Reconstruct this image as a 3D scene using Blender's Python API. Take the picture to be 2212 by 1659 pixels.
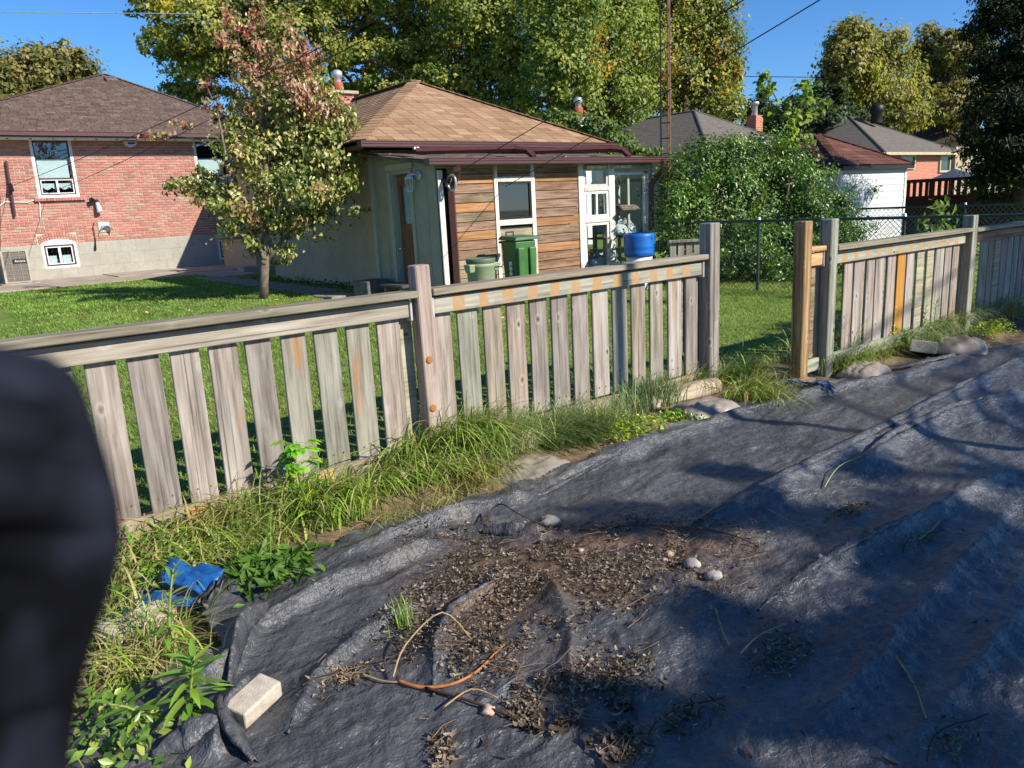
import bpy, bmesh, math, random
import numpy as np
from mathutils import Vector, Matrix, Euler
for o in list(bpy.data.objects): bpy.data.objects.remove(o)
SC = bpy.context.scene; COL = SC.collection
R_ = math.radians
# ------------------------------------------------------------------ camera, sky, sun, exposure
# world: X runs along the picket fence (to the right), Y away from it, Z up; z = 0 is the lawn
CAMH = 1.3
FPX, CX, CY = 1662.0, 1106.0, 829.5          # survey units: the photo at 2212 x 1659
YAW, PITCH, ROLL = R_(37.41), R_(12.94), R_(-3.04)
fw = np.array([math.sin(YAW)*math.cos(PITCH), math.cos(YAW)*math.cos(PITCH), -math.sin(PITCH)])
rr = np.cross(fw, [0, 0, 1]); rr /= np.linalg.norm(rr); uu = np.cross(rr, fw)
RI = rr*math.cos(ROLL)+uu*math.sin(ROLL); UP = -rr*math.sin(ROLL)+uu*math.cos(ROLL)
CP = np.array([0, 0, CAMH])
cd = bpy.data.cameras.new('camera'); cam = bpy.data.objects.new('camera', cd); COL.objects.link(cam)
cam.matrix_world = Matrix(((RI[0], UP[0], -fw[0], 0), (RI[1], UP[1], -fw[1], 0), (RI[2], UP[2], -fw[2], CAMH), (0, 0, 0, 1)))
cd.sensor_width = 36; cd.lens = 36*FPX/2212; cd.clip_start = 0.02; cd.clip_end = 2000
cd.dof.use_dof = True; cd.dof.focus_distance = 4.5; cd.dof.aperture_fstop = 13.0
SC.camera = cam
SUN_EL, SUN_PHI = R_(32.5), R_(22.0)          # light travels toward (-sin phi, cos phi)
SD = np.array([-math.sin(SUN_PHI)*math.cos(SUN_EL), math.cos(SUN_PHI)*math.cos(SUN_EL), -math.sin(SUN_EL)])
w = bpy.data.worlds.new('World'); SC.world = w; w.use_nodes = True
nt = w.node_tree; bg = nt.nodes['Background']; sky = nt.nodes.new('ShaderNodeTexSky'); sky.sky_type = 'NISHITA'
sky.sun_disc = False; sky.sun_elevation = SUN_EL
sky.sun_rotation = math.atan2(-SD[0], -SD[1])
sky.air_density = 0.95; sky.dust_density = 0.0; sky.ozone_density = 10.0; sky.altitude = 200
hs = nt.nodes.new('ShaderNodeHueSaturation'); hs.inputs['Saturation'].default_value = 1.06
nt.links.new(sky.outputs[0], hs.inputs['Color']); nt.links.new(hs.outputs[0], bg.inputs[0]); bg.inputs[1].default_value = 0.1
sl = bpy.data.lights.new('sun', 'SUN'); sl.energy = 4.8; sl.angle = R_(0.53); sl.color = (1, 0.93, 0.82)
so = bpy.data.objects.new('sun', sl); COL.objects.link(so)
so.rotation_euler = Vector(SD).to_track_quat('-Z', 'Y').to_euler(); so.location = (3, -6, 9)
SC.view_settings.view_transform = 'Standard'; SC.view_settings.look = 'None'
SC.view_settings.exposure = 0.68; SC.view_settings.gamma = 1.0; SC.view_settings.use_curve_mapping = False
SC.render.engine = 'CYCLES'
# ------------------------------------------------------------------ helpers
rng = np.random.default_rng(7); random.seed(7)
def ray(x, y):
    d = RI*(x-CX)-UP*(y-CY)+fw*FPX; return d/np.linalg.norm(d)
def PY(x, y, Y): d = ray(x, y); return CP+d*(Y/d[1])
def PX(x, y, X): d = ray(x, y); return CP+d*(X/d[0])
def PZ(x, y, Z=0.): d = ray(x, y); return CP+d*((Z-CAMH)/d[2])
def PD(x, y, D): d = ray(x, y); return CP+d*(D/(d@fw))
def lin(h):
    h = h.lstrip('#'); c = [int(h[i:i+2], 16)/255 for i in (0, 2, 4)]
    return tuple((v/12.92 if v <= .04045 else ((v+.055)/1.055)**2.4) for v in c)
WM = {}
def link(o, parent=None, M=None):
    COL.objects.link(o); M = M or Matrix()
    WM[o.name] = M; o.matrix_basis = M
    if parent: o.parent = parent; o.matrix_parent_inverse = WM[parent.name].inverted()
    return o
def T(x, y=None, z=None):
    if y is None: x, y, z = x
    return Matrix.Translation((float(x), float(y), float(z)))
def RX(a): return Matrix.Rotation(a, 4, 'X')
def RY(a): return Matrix.Rotation(a, 4, 'Y')
def RZ(a): return Matrix.Rotation(a, 4, 'Z')
def frame(p, xa, za):
    """matrix at p with local x along xa and local z near za"""
    x = Vector(xa).normalized(); z = Vector(za); z = (z-x*z.dot(x)).normalized(); y = z.cross(x)
    m = Matrix((x, y, z)).transposed().to_4x4(); m.translation = Vector([float(v) for v in p]); return m
def tag(o, label, cat, group=None, kind=None):
    if label: o['label'] = label
    if cat: o['category'] = cat
    if group: o['group'] = group
    if kind: o['kind'] = kind
    return o
def thing(name, loc, label, cat, group=None, rz=0):
    o = bpy.data.objects.new(name, None); o.empty_display_size = .1
    link(o, None, T(loc) @ RZ(rz)); return tag(o, label, cat, group)
def mesh_from(name, V, Fc, mat=None, smooth=False):
    me = bpy.data.meshes.new(name); me.from_pydata([tuple(map(float, v)) for v in V], [], Fc); 
    if mat: me.materials.append(mat)
    if smooth: me.polygons.foreach_set('use_smooth', [True]*len(me.polygons))
    me.update(); return me
def obj(name, me, parent=None, M=None, mat=None):
    if mat and not me.materials: me.materials.append(mat)
    return link(bpy.data.objects.new(name, me), parent, M)
class MB:
    def __init__(s): s.v = []; s.f = []; s.c = []
    def box(s, c, d, M=None, rnd=0.5):
        b = len(s.v); x, y, z = d[0]/2, d[1]/2, d[2]/2
        for k in ((-x, -y, -z), (x, -y, -z), (x, y, -z), (-x, y, -z), (-x, -y, z), (x, -y, z), (x, y, z), (-x, y, z)):
            p = Vector(k)
            if M is not None: p = M @ p
            s.v.append((p[0]+c[0], p[1]+c[1], p[2]+c[2])); s.c.append(rnd)
        s.f += [tuple(b+i for i in q) for q in ((0, 3, 2, 1), (4, 5, 6, 7), (0, 1, 5, 4), (1, 2, 6, 5), (2, 3, 7, 6), (3, 0, 4, 7))]
        return s
    def box2(s, a, b): 
        return s.box([(a[i]+b[i])/2 for i in range(3)], [abs(b[i]-a[i]) for i in range(3)])
    def tube(s, pts, rad, n=8, cap=True):
        pts = [Vector([float(q) for q in p]) for p in pts]; m = len(pts)
        if not hasattr(rad, '__len__'): rad = [rad]*m
        b = len(s.v); ref = Vector((0, 0, 1))
        t0 = (pts[1]-pts[0]).normalized()
        if abs(t0.dot(ref)) > .9: ref = Vector((1, 0, 0))
        xa = t0.cross(ref).normalized()
        for i, p in enumerate(pts):
            t = (pts[min(i+1, m-1)]-pts[max(i-1, 0)]).normalized()
            xa = (xa-t*xa.dot(t)).normalized(); ya = t.cross(xa)
            for k in range(n):
                a = 2*math.pi*k/n; q = p+(xa*math.cos(a)+ya*math.sin(a))*rad[i]; s.v.append(tuple(q)); s.c.append(.5)
        for i in range(m-1):
            for k in range(n):
                s.f.append((b+i*n+k, b+i*n+(k+1) % n, b+(i+1)*n+(k+1) % n, b+(i+1)*n+k))
        if cap:
            s.f.append(tuple(b+k for k in reversed(range(n)))); s.f.append(tuple(b+(m-1)*n+k for k in range(n)))
        return s
    def lathe(s, prof, n=24, c=(0, 0, 0), sx=1, sy=1):
        b = len(s.v); m = len(prof)
        for r, z in prof:
            for k in range(n):
                a = 2*math.pi*k/n; s.v.append((c[0]+r*sx*math.cos(a), c[1]+r*sy*math.sin(a), c[2]+z)); s.c.append(.5)
        for i in range(m-1):
            for k in range(n): s.f.append((b+i*n+k, b+i*n+(k+1) % n, b+(i+1)*n+(k+1) % n, b+(i+1)*n+k))
        return s
    def poly(s, pts):
        b = len(s.v); s.v += [tuple(float(q) for q in p) for p in pts]; s.c += [.5]*len(pts); s.f.append(tuple(range(b, b+len(pts)))); return s
    def slab(s, pts, thick):
        """closed slab from a planar outline pushed by thick (vector)"""
        b = len(s.v); n = len(pts); t = Vector(thick)
        s.v += [tuple(float(q) for q in p) for p in pts]+[tuple(Vector([float(q) for q in p])+t) for p in pts]; s.c += [.5]*2*n
        s.f.append(tuple(range(b, b+n))); s.f.append(tuple(reversed(range(b+n, b+2*n))))
        for i in range(n): s.f.append((b+i, b+n+i, b+n+(i+1) % n, b+(i+1) % n))
        return s
    def mesh(s, name, mat=None, smooth=False, rnd=False):
        me = mesh_from(name, s.v, s.f, mat, smooth)
        bm = bmesh.new(); bm.from_mesh(me); bmesh.ops.recalc_face_normals(bm, faces=bm.faces); bm.to_mesh(me); bm.free()
        if rnd: setrnd(me, np.array(s.c))
        return me
    def build(s, name, mat, parent=None, smooth=False, M=None): return obj(name, s.mesh(name, mat, smooth), parent, M)
def setrnd(me, c):
    a = me.attributes.new('rnd', 'FLOAT', 'POINT'); a.data.foreach_set('value', np.asarray(c, dtype=np.float32))
_bc = {}
def bbox(dx, dy, dz, bev=.004, seg=1):
    """bevelled box mesh centred on its own origin"""
    k = (round(dx, 3), round(dy, 3), round(dz, 3), bev, seg)
    bm = bmesh.new(); bmesh.ops.create_cube(bm, size=1)
    for v in bm.verts: v.co = Vector((v.co.x*dx, v.co.y*dy, v.co.z*dz))
    if bev: bmesh.ops.bevel(bm, geom=list(bm.edges), offset=bev, segments=seg, affect='EDGES', profile=.5)
    me = bpy.data.meshes.new('board'); bm.to_mesh(me); bm.free(); return me
def part(name, dims, M, mat, parent, bev=.004, seg=1): 
    me = bbox(*dims, bev, seg); return obj(name, me, parent, M, mat)
# --- numpy value noise
def _h(ix, iy, s):
    n = (ix*374761393+iy*668265263+s*982451653) & 0x7fffffff
    n = ((n ^ (n >> 13))*1274126177) & 0x7fffffff
    return ((n ^ (n >> 16)) & 0xffff)/65535.0
def vnoise(x, y, s=0):
    x = np.asarray(x, float); y = np.asarray(y, float)
    ix = np.floor(x).astype(np.int64); iy = np.floor(y).astype(np.int64); fx = x-ix; fy = y-iy
    fx = fx*fx*fx*(fx*(fx*6-15)+10); fy = fy*fy*fy*(fy*(fy*6-15)+10)
    a = _h(ix, iy, s); b = _h(ix+1, iy, s); c = _h(ix, iy+1, s); d = _h(ix+1, iy+1, s)
    return (a*(1-fx)+b*fx)*(1-fy)+(c*(1-fx)+d*fx)*fy
def fbm(x, y, s=0, o=4, g=.5):
    t = 0; a = 1; n = 0
    for i in range(o): t = t+a*vnoise(x, y, s+i); n += a; a *= g; x = x*2.03+11.3; y = y*2.03+5.7
    return t/n
def sst(a, b, x): t = np.clip((np.asarray(x, float)-a)/(b-a), 0, 1); return t*t*(3-2*t)
# ------------------------------------------------------------------ materials
MATS = {}
class NT:
    def __init__(s, name):
        s.m = bpy.data.materials.new(name); s.m.use_nodes = True; s.t = s.m.node_tree; s.b = s.t.nodes['Principled BSDF']; s.out = s.t.nodes['Material Output']
    def n(s, ty, **k):
        x = s.t.nodes.new('ShaderNode'+ty)
        for a, v in k.items(): setattr(x, a, v)
        return x
    def l(s, a, b): s.t.links.new(a, b)
    def coord(s, kind='Object', scale=(1, 1, 1), rand=False, rot=(0, 0, 0)):
        c = s.n('TexCoord'); m = s.n('Mapping'); m.inputs['Scale'].default_value = scale; m.inputs['Rotation'].default_value = rot
        s.l(c.outputs[kind], m.inputs['Vector'])
        if rand:
            oi = s.n('ObjectInfo'); mu = s.n('Math', operation='MULTIPLY'); mu.inputs[1].default_value = 37.0; s.l(oi.outputs['Random'], mu.inputs[0])
            s.l(mu.outputs[0], m.inputs['Location'])
        return m.outputs[0]
    def noise(s, vec, scale=5, detail=4, rough=.55, dist=0):
        x = s.n('TexNoise'); x.inputs['Scale'].default_value = scale; x.inputs['Detail'].default_value = detail
        x.inputs['Roughness'].default_value = rough; x.inputs['Distortion'].default_value = dist; s.l(vec, x.inputs['Vector']); return x.outputs['Fac']
    def ramp(s, fac, stops):
        r = s.n('ValToRGB'); e = r.color_ramp.elements
        while len(e) < len(stops): e.new(.5)
        for i, (p, c) in enumerate(stops): e[i].position = p; e[i].color = (c[0], c[1], c[2], 1) if hasattr(c, '__len__') else (c, c, c, 1)
        s.l(fac, r.inputs[0]); return r.outputs[0]
    def mix(s, fac, a, b, mode='MIX'):
        x = s.n('MixRGB', blend_type=mode)
        for i, v in enumerate((fac, a, b)):
            if hasattr(v, 'is_linked') or hasattr(v, 'links'): s.l(v, x.inputs[i])
            elif hasattr(v, '__len__'): x.inputs[i].default_value = (v[0], v[1], v[2], 1)
            else: x.inputs[i].default_value = v
        return x.outputs[0]
    def bump(s, h, strength=.3, dist=.01):
        x = s.n('Bump'); x.inputs['Strength'].default_value = strength; x.inputs['Distance'].default_value = dist
        s.l(h, x.inputs['Height']); s.l(x.outputs[0], s.b.inputs['Normal'])
    def base(s, c, rough=.7, spec=.3, metal=0):
        if hasattr(c, 'links'): s.l(c, s.b.inputs['Base Color'])
        else: s.b.inputs['Base Color'].default_value = (c[0], c[1], c[2], 1)
        s.b.inputs['Roughness'].default_value = rough; s.b.inputs['Specular IOR Level'].default_value = spec; s.b.inputs['Metallic'].default_value = metal
        return s.m
def plain(name, c, rough=.6, spec=.3, metal=0, var=.12, scale=8, bump=0, kind='Object'):
    k = NT(name); v = k.coord(kind); f = k.noise(v, scale, 5, .6)
    d = tuple(x*(1-var*2) for x in c); e = tuple(min(1, x*(1+var)) for x in c)
    col = k.ramp(f, [(.3, d), (.7, e)])
    if bump: k.bump(k.noise(v, scale*6, 3), bump, .004)
    return k.base(col, rough, spec, metal)
def wood(name, cols, axis=2, grain=1.0, stripes=None, knots=True, rough=.85):
    """weathered board: grain runs along the local axis; cols dark, mid, light; tint changes from board to board"""
    k = NT(name); sc = [14*grain]*3; sc[axis] = .9
    v = k.coord('Object', sc, True); g = k.noise(v, 2.2, 8, .66, .2)
    sc2 = [3.2]*3; sc2[axis] = .55; v2 = k.coord('Object', sc2, True); g2 = k.noise(v2, 1.5, 3, .5, .4)
    col = k.ramp(g, [(.28, cols[0]), (.47, cols[1]), (.68, cols[2])])
    oi = k.n('ObjectInfo')
    tint = k.ramp(oi.outputs['Random'], [(0, (.80, .93, .82)), (.2, (1.06, .97, .92)), (.4, (.70, .66, .64)), (.6, (1.15, 1.1, 1.08)), (.8, (.92, .77, .64)), (1, (.95, 1.03, .95))])
    col = k.mix(1, col, tint, 'MULTIPLY')
    col = k.mix(k.ramp(g2, [(.55, 0), (.75, .55)]), col, tuple(min(1, c*1.28) for c in cols[2]))
    rust = k.ramp(k.noise(k.coord('Object', sc2, True, (0, 0, .2)), 2.6, 2, .4), [(.69, 0), (.76, .6)])
    col = k.mix(rust, col, lin('#a2703c'))
    sl_ = [70]*3; sl_[axis] = .5; ln2 = k.noise(k.coord('Object', sl_, True), 1.0, 2, .5, .3); col = k.mix(k.ramp(ln2, [(.30, .65), (.39, 0)]), col, tuple(c*.5 for c in cols[0]))
    if knots:
        sk = [7.5]*3; sk[axis] = 4.6; vv = k.n('TexVoronoi'); vv.inputs['Scale'].default_value = 1.0; vv.inputs['Randomness'].default_value = 1
        k.l(k.coord('Object', sk, True), vv.inputs['Vector'])
        kn = k.ramp(vv.outputs['Distance'], [(.035, .9), (.06, .4), (.10, 0)]); col = k.mix(kn, col, tuple(c*.42 for c in cols[0]))
        halo = k.ramp(vv.outputs['Distance'], [(.10, .0), (.13, .3), (.2, 0)]); col = k.mix(halo, col, tuple(min(1, c*1.25) for c in cols[2]))
    if stripes:
        sc3 = [1, 1, 1]; w = k.n('TexWave', wave_type='BANDS', bands_direction='X', wave_profile='SIN'); w.inputs['Scale'].default_value = stripes[1]; w.inputs['Distortion'].default_value = 2.2; w.inputs['Detail'].default_value = 1
        k.l(k.coord('Object'), w.inputs['Vector'])
        m2 = k.noise(k.coord('Object', (9, 9, 9)), 1.2, 4); mm = k.mix(1, k.ramp(w.outputs['Fac'], [(.6, 0), (.68, 1)]), k.ramp(m2, [(.3, .35), (.5, 1)]), 'MULTIPLY')
        col = k.mix(mm, col, stripes[0])
    k.bump(g, .45, .004)
    return k.base(col, rough, .2)
def rndmat(name, stops, rough=.85, grain=60, gam=.35, bump=.4, spec=.2, dist=.004):
    """pieces (bricks, shingles): the colour is picked per piece by the rnd attribute"""
    k = NT(name); a = k.n('Attribute', attribute_name='rnd'); col = k.ramp(a.outputs['Fac'], stops)
    g = k.noise(k.coord('Object' if False else 'Generated'), 1, 1)
    ge = k.n('NewGeometry'); mp = k.n('Mapping'); mp.inputs['Scale'].default_value = (grain,)*3; k.l(ge.outputs['Position'], mp.inputs['Vector'])
    f = k.noise(mp.outputs[0], 1, 4, .7); col = k.mix(gam, col, k.ramp(f, [(.25, .35), (.75, 1.0)]), 'MULTIPLY')
    mp2 = k.n('Mapping'); mp2.inputs['Scale'].default_value = (1.1,)*3; k.l(ge.outputs['Position'], mp2.inputs['Vector'])
    col = k.mix(.35, col, k.ramp(k.noise(mp2.outputs[0], 1, 4, .6), [(.3, .55), (.7, 1)]), 'MULTIPLY')
    k.bump(f, bump, dist)
    return k.base(col, rough, spec)
def leafmat(name, trans=.35, rough=.5, spec=.35):
    k = NT(name); a = k.n('Attribute', attribute_name='Col'); k.base(a.outputs['Color'], rough, spec)
    tr = k.n('BsdfTranslucent'); mu = k.mix(1, a.outputs['Color'], (1.3, 1.35, .6), 'MULTIPLY'); k.l(mu, tr.inputs['Color'])
    ms = k.n('MixShader'); ms.inputs[0].default_value = trans; k.l(k.b.outputs[0], ms.inputs[1]); k.l(tr.outputs[0], ms.inputs[2]); k.l(ms.outputs[0], k.out.inputs[0]); return k.m
def glassmat(name, tint=(.9, .95, .95), refl=.9, ior=1.9):
    k = NT(name); tr = k.n('BsdfTransparent'); tr.inputs[0].default_value = (*tint, 1); gl = k.n('BsdfGlossy'); gl.inputs['Roughness'].default_value = .02
    gl.inputs[0].default_value = (refl, refl, refl, 1); fr = k.n('Fresnel'); fr.inputs[0].default_value = ior
    ge = k.n('NewGeometry'); iv = k.n('Math', operation='SUBTRACT'); iv.inputs[0].default_value = 1; k.l(ge.outputs['Backfacing'], iv.inputs[1]); mu = k.n('Math', operation='MULTIPLY'); k.l(fr.outputs[0], mu.inputs[0]); k.l(iv.outputs[0], mu.inputs[1])
    ms = k.n('MixShader'); k.l(mu.outputs[0], ms.inputs[0]); k.l(tr.outputs[0], ms.inputs[1]); k.l(gl.outputs[0], ms.inputs[2]); k.l(ms.outputs[0], k.out.inputs[0]); return k.m
M_GREYWOOD = wood('weathered_wood', (lin('#544f4a'), lin('#88827b'), lin('#a8a39c')), 2)
M_RAILWOOD = wood('weathered_rail', (lin('#646055'), lin('#949084'), lin('#b2aea4')), 0)
M_STRIPED = wood('striped_rail', (lin('#66635b'), lin('#96938a'), lin('#b2b0a8')), 0, stripes=(lin('#a58560'), 1.75))
M_CAPWOOD = wood('cap_wood', (lin('#4f4b3d'), lin('#7f7a6a'), lin('#989384')), 0)
M_NEWWOOD = wood('newer_wood', (lin('#6b4c34'), lin('#957050'), lin('#b49877')), 2)
M_NEWRAIL = wood('newer_rail', (lin('#94704f'), lin('#bb9168'), lin('#d3b38c')), 0)
M_ORANGESLAT = wood('amber_wood', (lin('#8f6428'), lin('#ad7f3a'), lin('#c29850')), 2)
M_POSTWOOD = wood('post_wood', (lin('#5d4f46'), lin('#93857b'), lin('#ab9f96')), 2, 1.4)
M_TIMBER = wood('timber', (lin('#766859'), lin('#a19282'), lin('#b8ac9d')), 0, .7, None, False)
M_SIDING = wood('cedar_siding', (lin('#4d3c32'), lin('#7d6555'), lin('#a18c78')), 0, 1.3)
M_SIDINGO = wood('orange_siding', (lin('#75502f'), lin('#9c714e'), lin('#b38d6a')), 0, 1.3)
M_SIDINGG = wood('grey_siding', (lin('#6d6858'), lin('#948f7a'), lin('#aca894')), 0, 1.3)
M_WHITEWOOD = wood('white_painted_wood', (lin('#9a958d'), lin('#cfcbc4'), lin('#e2dfd9')), 2, 1, None, False)
M_GALV = plain('galvanised', lin('#c9ccd0'), .4, .5, .6)
M_MORTAR = plain('mortar', lin('#d3c6b1'), .95, .1, var=.15, scale=3)
M_BRICK = rndmat('brick', [(0, lin('#a57267')), (.2, lin('#b87d70')), (.45, lin('#c28576')), (.7, lin('#c58f80')), (.88, lin('#b08478')), (.95, lin('#b09a86')), (1, lin('#baa890'))], .9, 50, .25)
M_CBLOCK = plain('parged_block', lin('#aeaa9e'), .95, .1, var=.14, scale=2.2, bump=.3)
M_SHB = rndmat('brown_shingle', [(0, lin('#5b4c45')), (.35, lin('#69584f')), (.7, lin('#746259')), (1, lin('#7f6d62'))], .95, 180, .4)
M_SHT = rndmat('tan_shingle', [(0, lin('#917155')), (.35, lin('#9f7f63')), (.7, lin('#a8896c')), (1, lin('#b4967a'))], .95, 180, .35)
M_SHG = rndmat('grey_shingle', [(0, lin('#45423f')), (.5, lin('#55524d')), (1, lin('#676259'))], .95, 90, .4)
M_SHR = rndmat('red_brown_shingle', [(0, lin('#5a3a32')), (.5, lin('#6c473d')), (1, lin('#7c564a'))], .95, 90, .4)
M_ROOFDECK = plain('roof_felt', lin('#3a302a'), .95, .1)
M_GUTTER = plain('brown_gutter', lin('#54332e'), .35, .5, var=.06)
M_WHITE = plain('white_paint', lin('#dcdcda'), .45, .4, var=.04)
M_MAROON = plain('maroon_trim', lin('#4f3238'), .5, .4, var=.06)
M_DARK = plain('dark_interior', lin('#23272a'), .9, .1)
M_CURTAIN = plain('curtain', lin('#cfd9da'), .9, .1, var=.05)
M_GLASS = glassmat('window_glass'); M_GLASSR = glassmat('mirror_glass', (.9, .95, .95), .95, 2.2)
M_STUCCO = plain('beige_stucco', lin('#ab9d84'), .95, .1, var=.07, scale=3, bump=.35)
M_GREENPAINT = plain('grey_green_paint', lin('#a39c86'), .8, .2, var=.08, scale=4, bump=.2)
M_TRIMGREEN = plain('pale_green_trim', lin('#aaa893'), .7, .25, var=.06)
M_DOOR = plain('brown_door', lin('#85583c'), .5, .4, var=.15)
M_FELT = plain('rolled_roofing', lin('#6b6058'), .95, .1, var=.25, scale=5, bump=.3)
M_CONC = plain('concrete', lin('#a69a8c'), .95, .1, var=.16, scale=1.5, bump=.3)
M_STONE = plain('flagstone', lin('#8f877d'), .95, .1, var=.15, scale=4, bump=.4)
M_GREENCART = plain('green_plastic', lin('#3d6b35'), .5, .4, var=.14, scale=5)
M_GREENCART2 = plain('dark_green_plastic', lin('#2f5a33'), .42, .45, var=.06)
M_CAN = plain('sage_plastic', lin('#8d9a7c'), .55, .35, var=.07)
M_CAN2 = plain('grey_green_plastic', lin('#5d6a56'), .55, .35, var=.07)
M_BLUE = plain('blue_plastic', lin('#1463b4'), .45, .4, var=.10, scale=6)
M_BLACKPL = plain('black_plastic', lin('#1c1c1e'), .5, .4)
M_AC = plain('ac_grille', lin('#6e675f'), .6, .3, var=.2, scale=30)
M_ACLINE = plain('ac_frame', lin('#a79f92'), .5, .4)
M_BARK = plain('bark', lin('#5a5048'), .95, .1, var=.3, scale=6, bump=.6)
M_BARKL = plain('pale_bark', lin('#766b61'), .95, .1, var=.25, scale=14, bump=.6)
M_RUST = plain('rusty_steel', lin('#8a6a58'), .8, .3, .2, var=.2)
M_WIRE = plain('wire', lin('#26241f'), .6, .3)
M_WIREW = plain('pale_wire', lin('#c9d2d8'), .5, .3)
M_LEAF = leafmat('leaf', .42); M_LEAFG = leafmat('glossy_leaf', .28, .36, .5); M_GRASS = leafmat('grass_blade', .3, .55, .25)
M_DRY = leafmat('dry_leaf', .12, .8, .15)
M_CHAIN = plain('chain_wire', lin('#6f7d78'), .5, .4, .4)
M_CHAINRAIL = plain('chain_rail', lin('#44534f'), .45, .5, .5)
M_WSIDING = plain('white_siding', lin('#c6c8cb'), .6, .3, var=.05, scale=3)
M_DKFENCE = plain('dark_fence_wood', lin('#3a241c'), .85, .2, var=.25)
M_CREAM = plain('cream_gutter', lin('#b9ab8e'), .6, .3)
M_BAG = plain('sandbag', lin('#8b8177'), .42, .45, var=.15, scale=9, bump=.3)
M_BAGW = plain('white_bag', lin('#d5d6d8'), .5, .4, var=.06, scale=5)
M_BRICKP = plain('concrete_paver', lin('#b8ad9c'), .95, .1, var=.14, scale=30, bump=.6)
M_ROCK = plain('rock', lin('#9b968e'), .9, .2, var=.2, scale=9, bump=.5)
M_TARPB = plain('blue_tarp', lin('#1c5590'), .42, .4, var=.12, scale=10)
k = NT('navy_cloth'); M_CLOTH = k.base(k.ramp(k.noise(k.coord('Object', (1, 1, .6)), 55, 2, .4, .6), [(.36, lin('#030406')), (.54, lin('#0a0b10')), (.70, lin('#20242f'))]), .9, .08)  # noise paints the sleeve's fold highlights and shade into its colour
M_LAMP = plain('lamp_white', lin('#bfc7d3'), .4, .4)
# ------------------------------------------------------------------ leaf clouds and grass
def colored(name, V, Fq, C, mat, smooth=False):
    """V (n,3), Fq (m,k) all faces of the same size, C (n,3)"""
    me = bpy.data.meshes.new(name); n = len(V); m, k = Fq.shape
    me.vertices.add(n); me.vertices.foreach_set('co', np.ascontiguousarray(V, dtype=np.float32).ravel())
    me.loops.add(m*k); me.loops.foreach_set('vertex_index', np.ascontiguousarray(Fq, dtype=np.int32).ravel())
    me.polygons.add(m); me.polygons.foreach_set('loop_start', np.arange(0, m*k, k, dtype=np.int32)); me.polygons.foreach_set('loop_total', np.full(m, k, dtype=np.int32))
    if smooth: me.polygons.foreach_set('use_smooth', np.ones(m, dtype=bool))
    me.update(calc_edges=True)
    a = me.color_attributes.new('Col', 'FLOAT_COLOR', 'POINT'); c4 = np.ones((n, 4), dtype=np.float32); c4[:, :3] = np.clip(C, 0, 1); a.data.foreach_set('color', c4.ravel())
    me.materials.append(mat); return me
def unit(v): return v/(np.linalg.norm(v, axis=1, keepdims=True)+1e-9)
def leaves(name, P, N, D, S, C, mat, ratio=.55, fold=.25):
    """one folded diamond leaf per point: N normal, D tip direction, S length"""
    n = len(P); N = unit(N); D = unit(D-N*(D*N).sum(1, keepdims=True)); B = np.cross(N, D); S = S[:, None]
    base = P-D*S*.5; tip = P+D*S*.5-N*S*fold*.6; l = P-B*S*ratio*.5+N*S*fold*.3-D*S*.06; r = P+B*S*ratio*.5+N*S*fold*.3-D*S*.06
    V = np.stack([base, l, tip, r], 1).reshape(-1, 3); i = np.arange(n)[:, None]*4
    Fq = np.concatenate([i+np.array([[0, 2, 1]]), i+np.array([[0, 3, 2]])], 1).reshape(-1, 3)
    return colored(name, V, Fq, np.repeat(C, 4, 0), mat)
def crown_points(clumps, n, seed, sub=26, sig=.2, shell=.5):
    g = np.random.default_rng(seed); cl = np.array([list(c)+list(r) for c, r in clumps]); vol = (cl[:, 3]*cl[:, 4]*cl[:, 5])**.72; vol /= vol.sum()
    ks = []
    for i in range(len(cl)):
        d = unit(g.normal(size=(sub, 3))); rad = (shell+(1.14-shell)*g.random(sub)**.7)[:, None]; ks.append(cl[i, :3]+d*rad*cl[i, 3:])
    ks = np.array(ks); idx = g.choice(len(cl), n, p=vol); sb = g.integers(0, sub, n); R = cl[idx, 3:]
    sgf = g.uniform(.45, 1.35, (len(cl), sub)); P = ks[idx, sb]+g.normal(size=(n, 3))*sig*R*sgf[idx, sb][:, None]
    return P, cl[idx, :3], R, idx*sub+sb, g
def crown(name, clumps, n, size, pal, parent, seed, mat=None, sub=26, sig=.2, shell=.5, ratio=.6, droop=.3, accents=None, fold=.25):
    P, c, R, sid, g = crown_points(clumps, n, seed, sub, sig, shell)
    N = unit((P-c)/R)*.9+g.normal(size=P.shape)*.5+np.array([.1, -.3, .4]); D = g.normal(size=P.shape)+unit(P-c)*.5-np.array([0, 0, droop])
    S = size*(.6+.8*g.random(n)); pal = np.array(pal); ns = sid.max()+1
    ci = g.integers(0, len(pal), ns)[sid]; mixi = g.random(n) < .4; ci[mixi] = g.integers(0, len(pal), mixi.sum()); C = pal[ci]*(.84+.36*g.random((n, 1)))
    if accents:
        ac, pr = accents; on = (g.random(ns) < pr)[sid] & (g.random(n) < .8); C[on] = np.array(ac)*(.8+.4*g.random((on.sum(), 1)))
    return obj(name, leaves(name, P, N, D, S, C, mat or M_LEAF, ratio, fold), parent)
def clump_px(L, D, dj=.0, seed=1):
    """crown clumps given as survey pixels (x, y, rx, ry) at a forward distance"""
    g = random.Random(seed); out = []
    for (x, y, rx, ry) in L:
        d = D+g.uniform(-dj, dj); out.append((PD(x, y, d), (rx*d/FPX, rx*d/FPX, ry*d/FPX)))
    return out
def trunk(name, pts, rad, mat, parent, n=9): return MB().tube(pts, rad, n).build(name, mat, parent, True)
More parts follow.
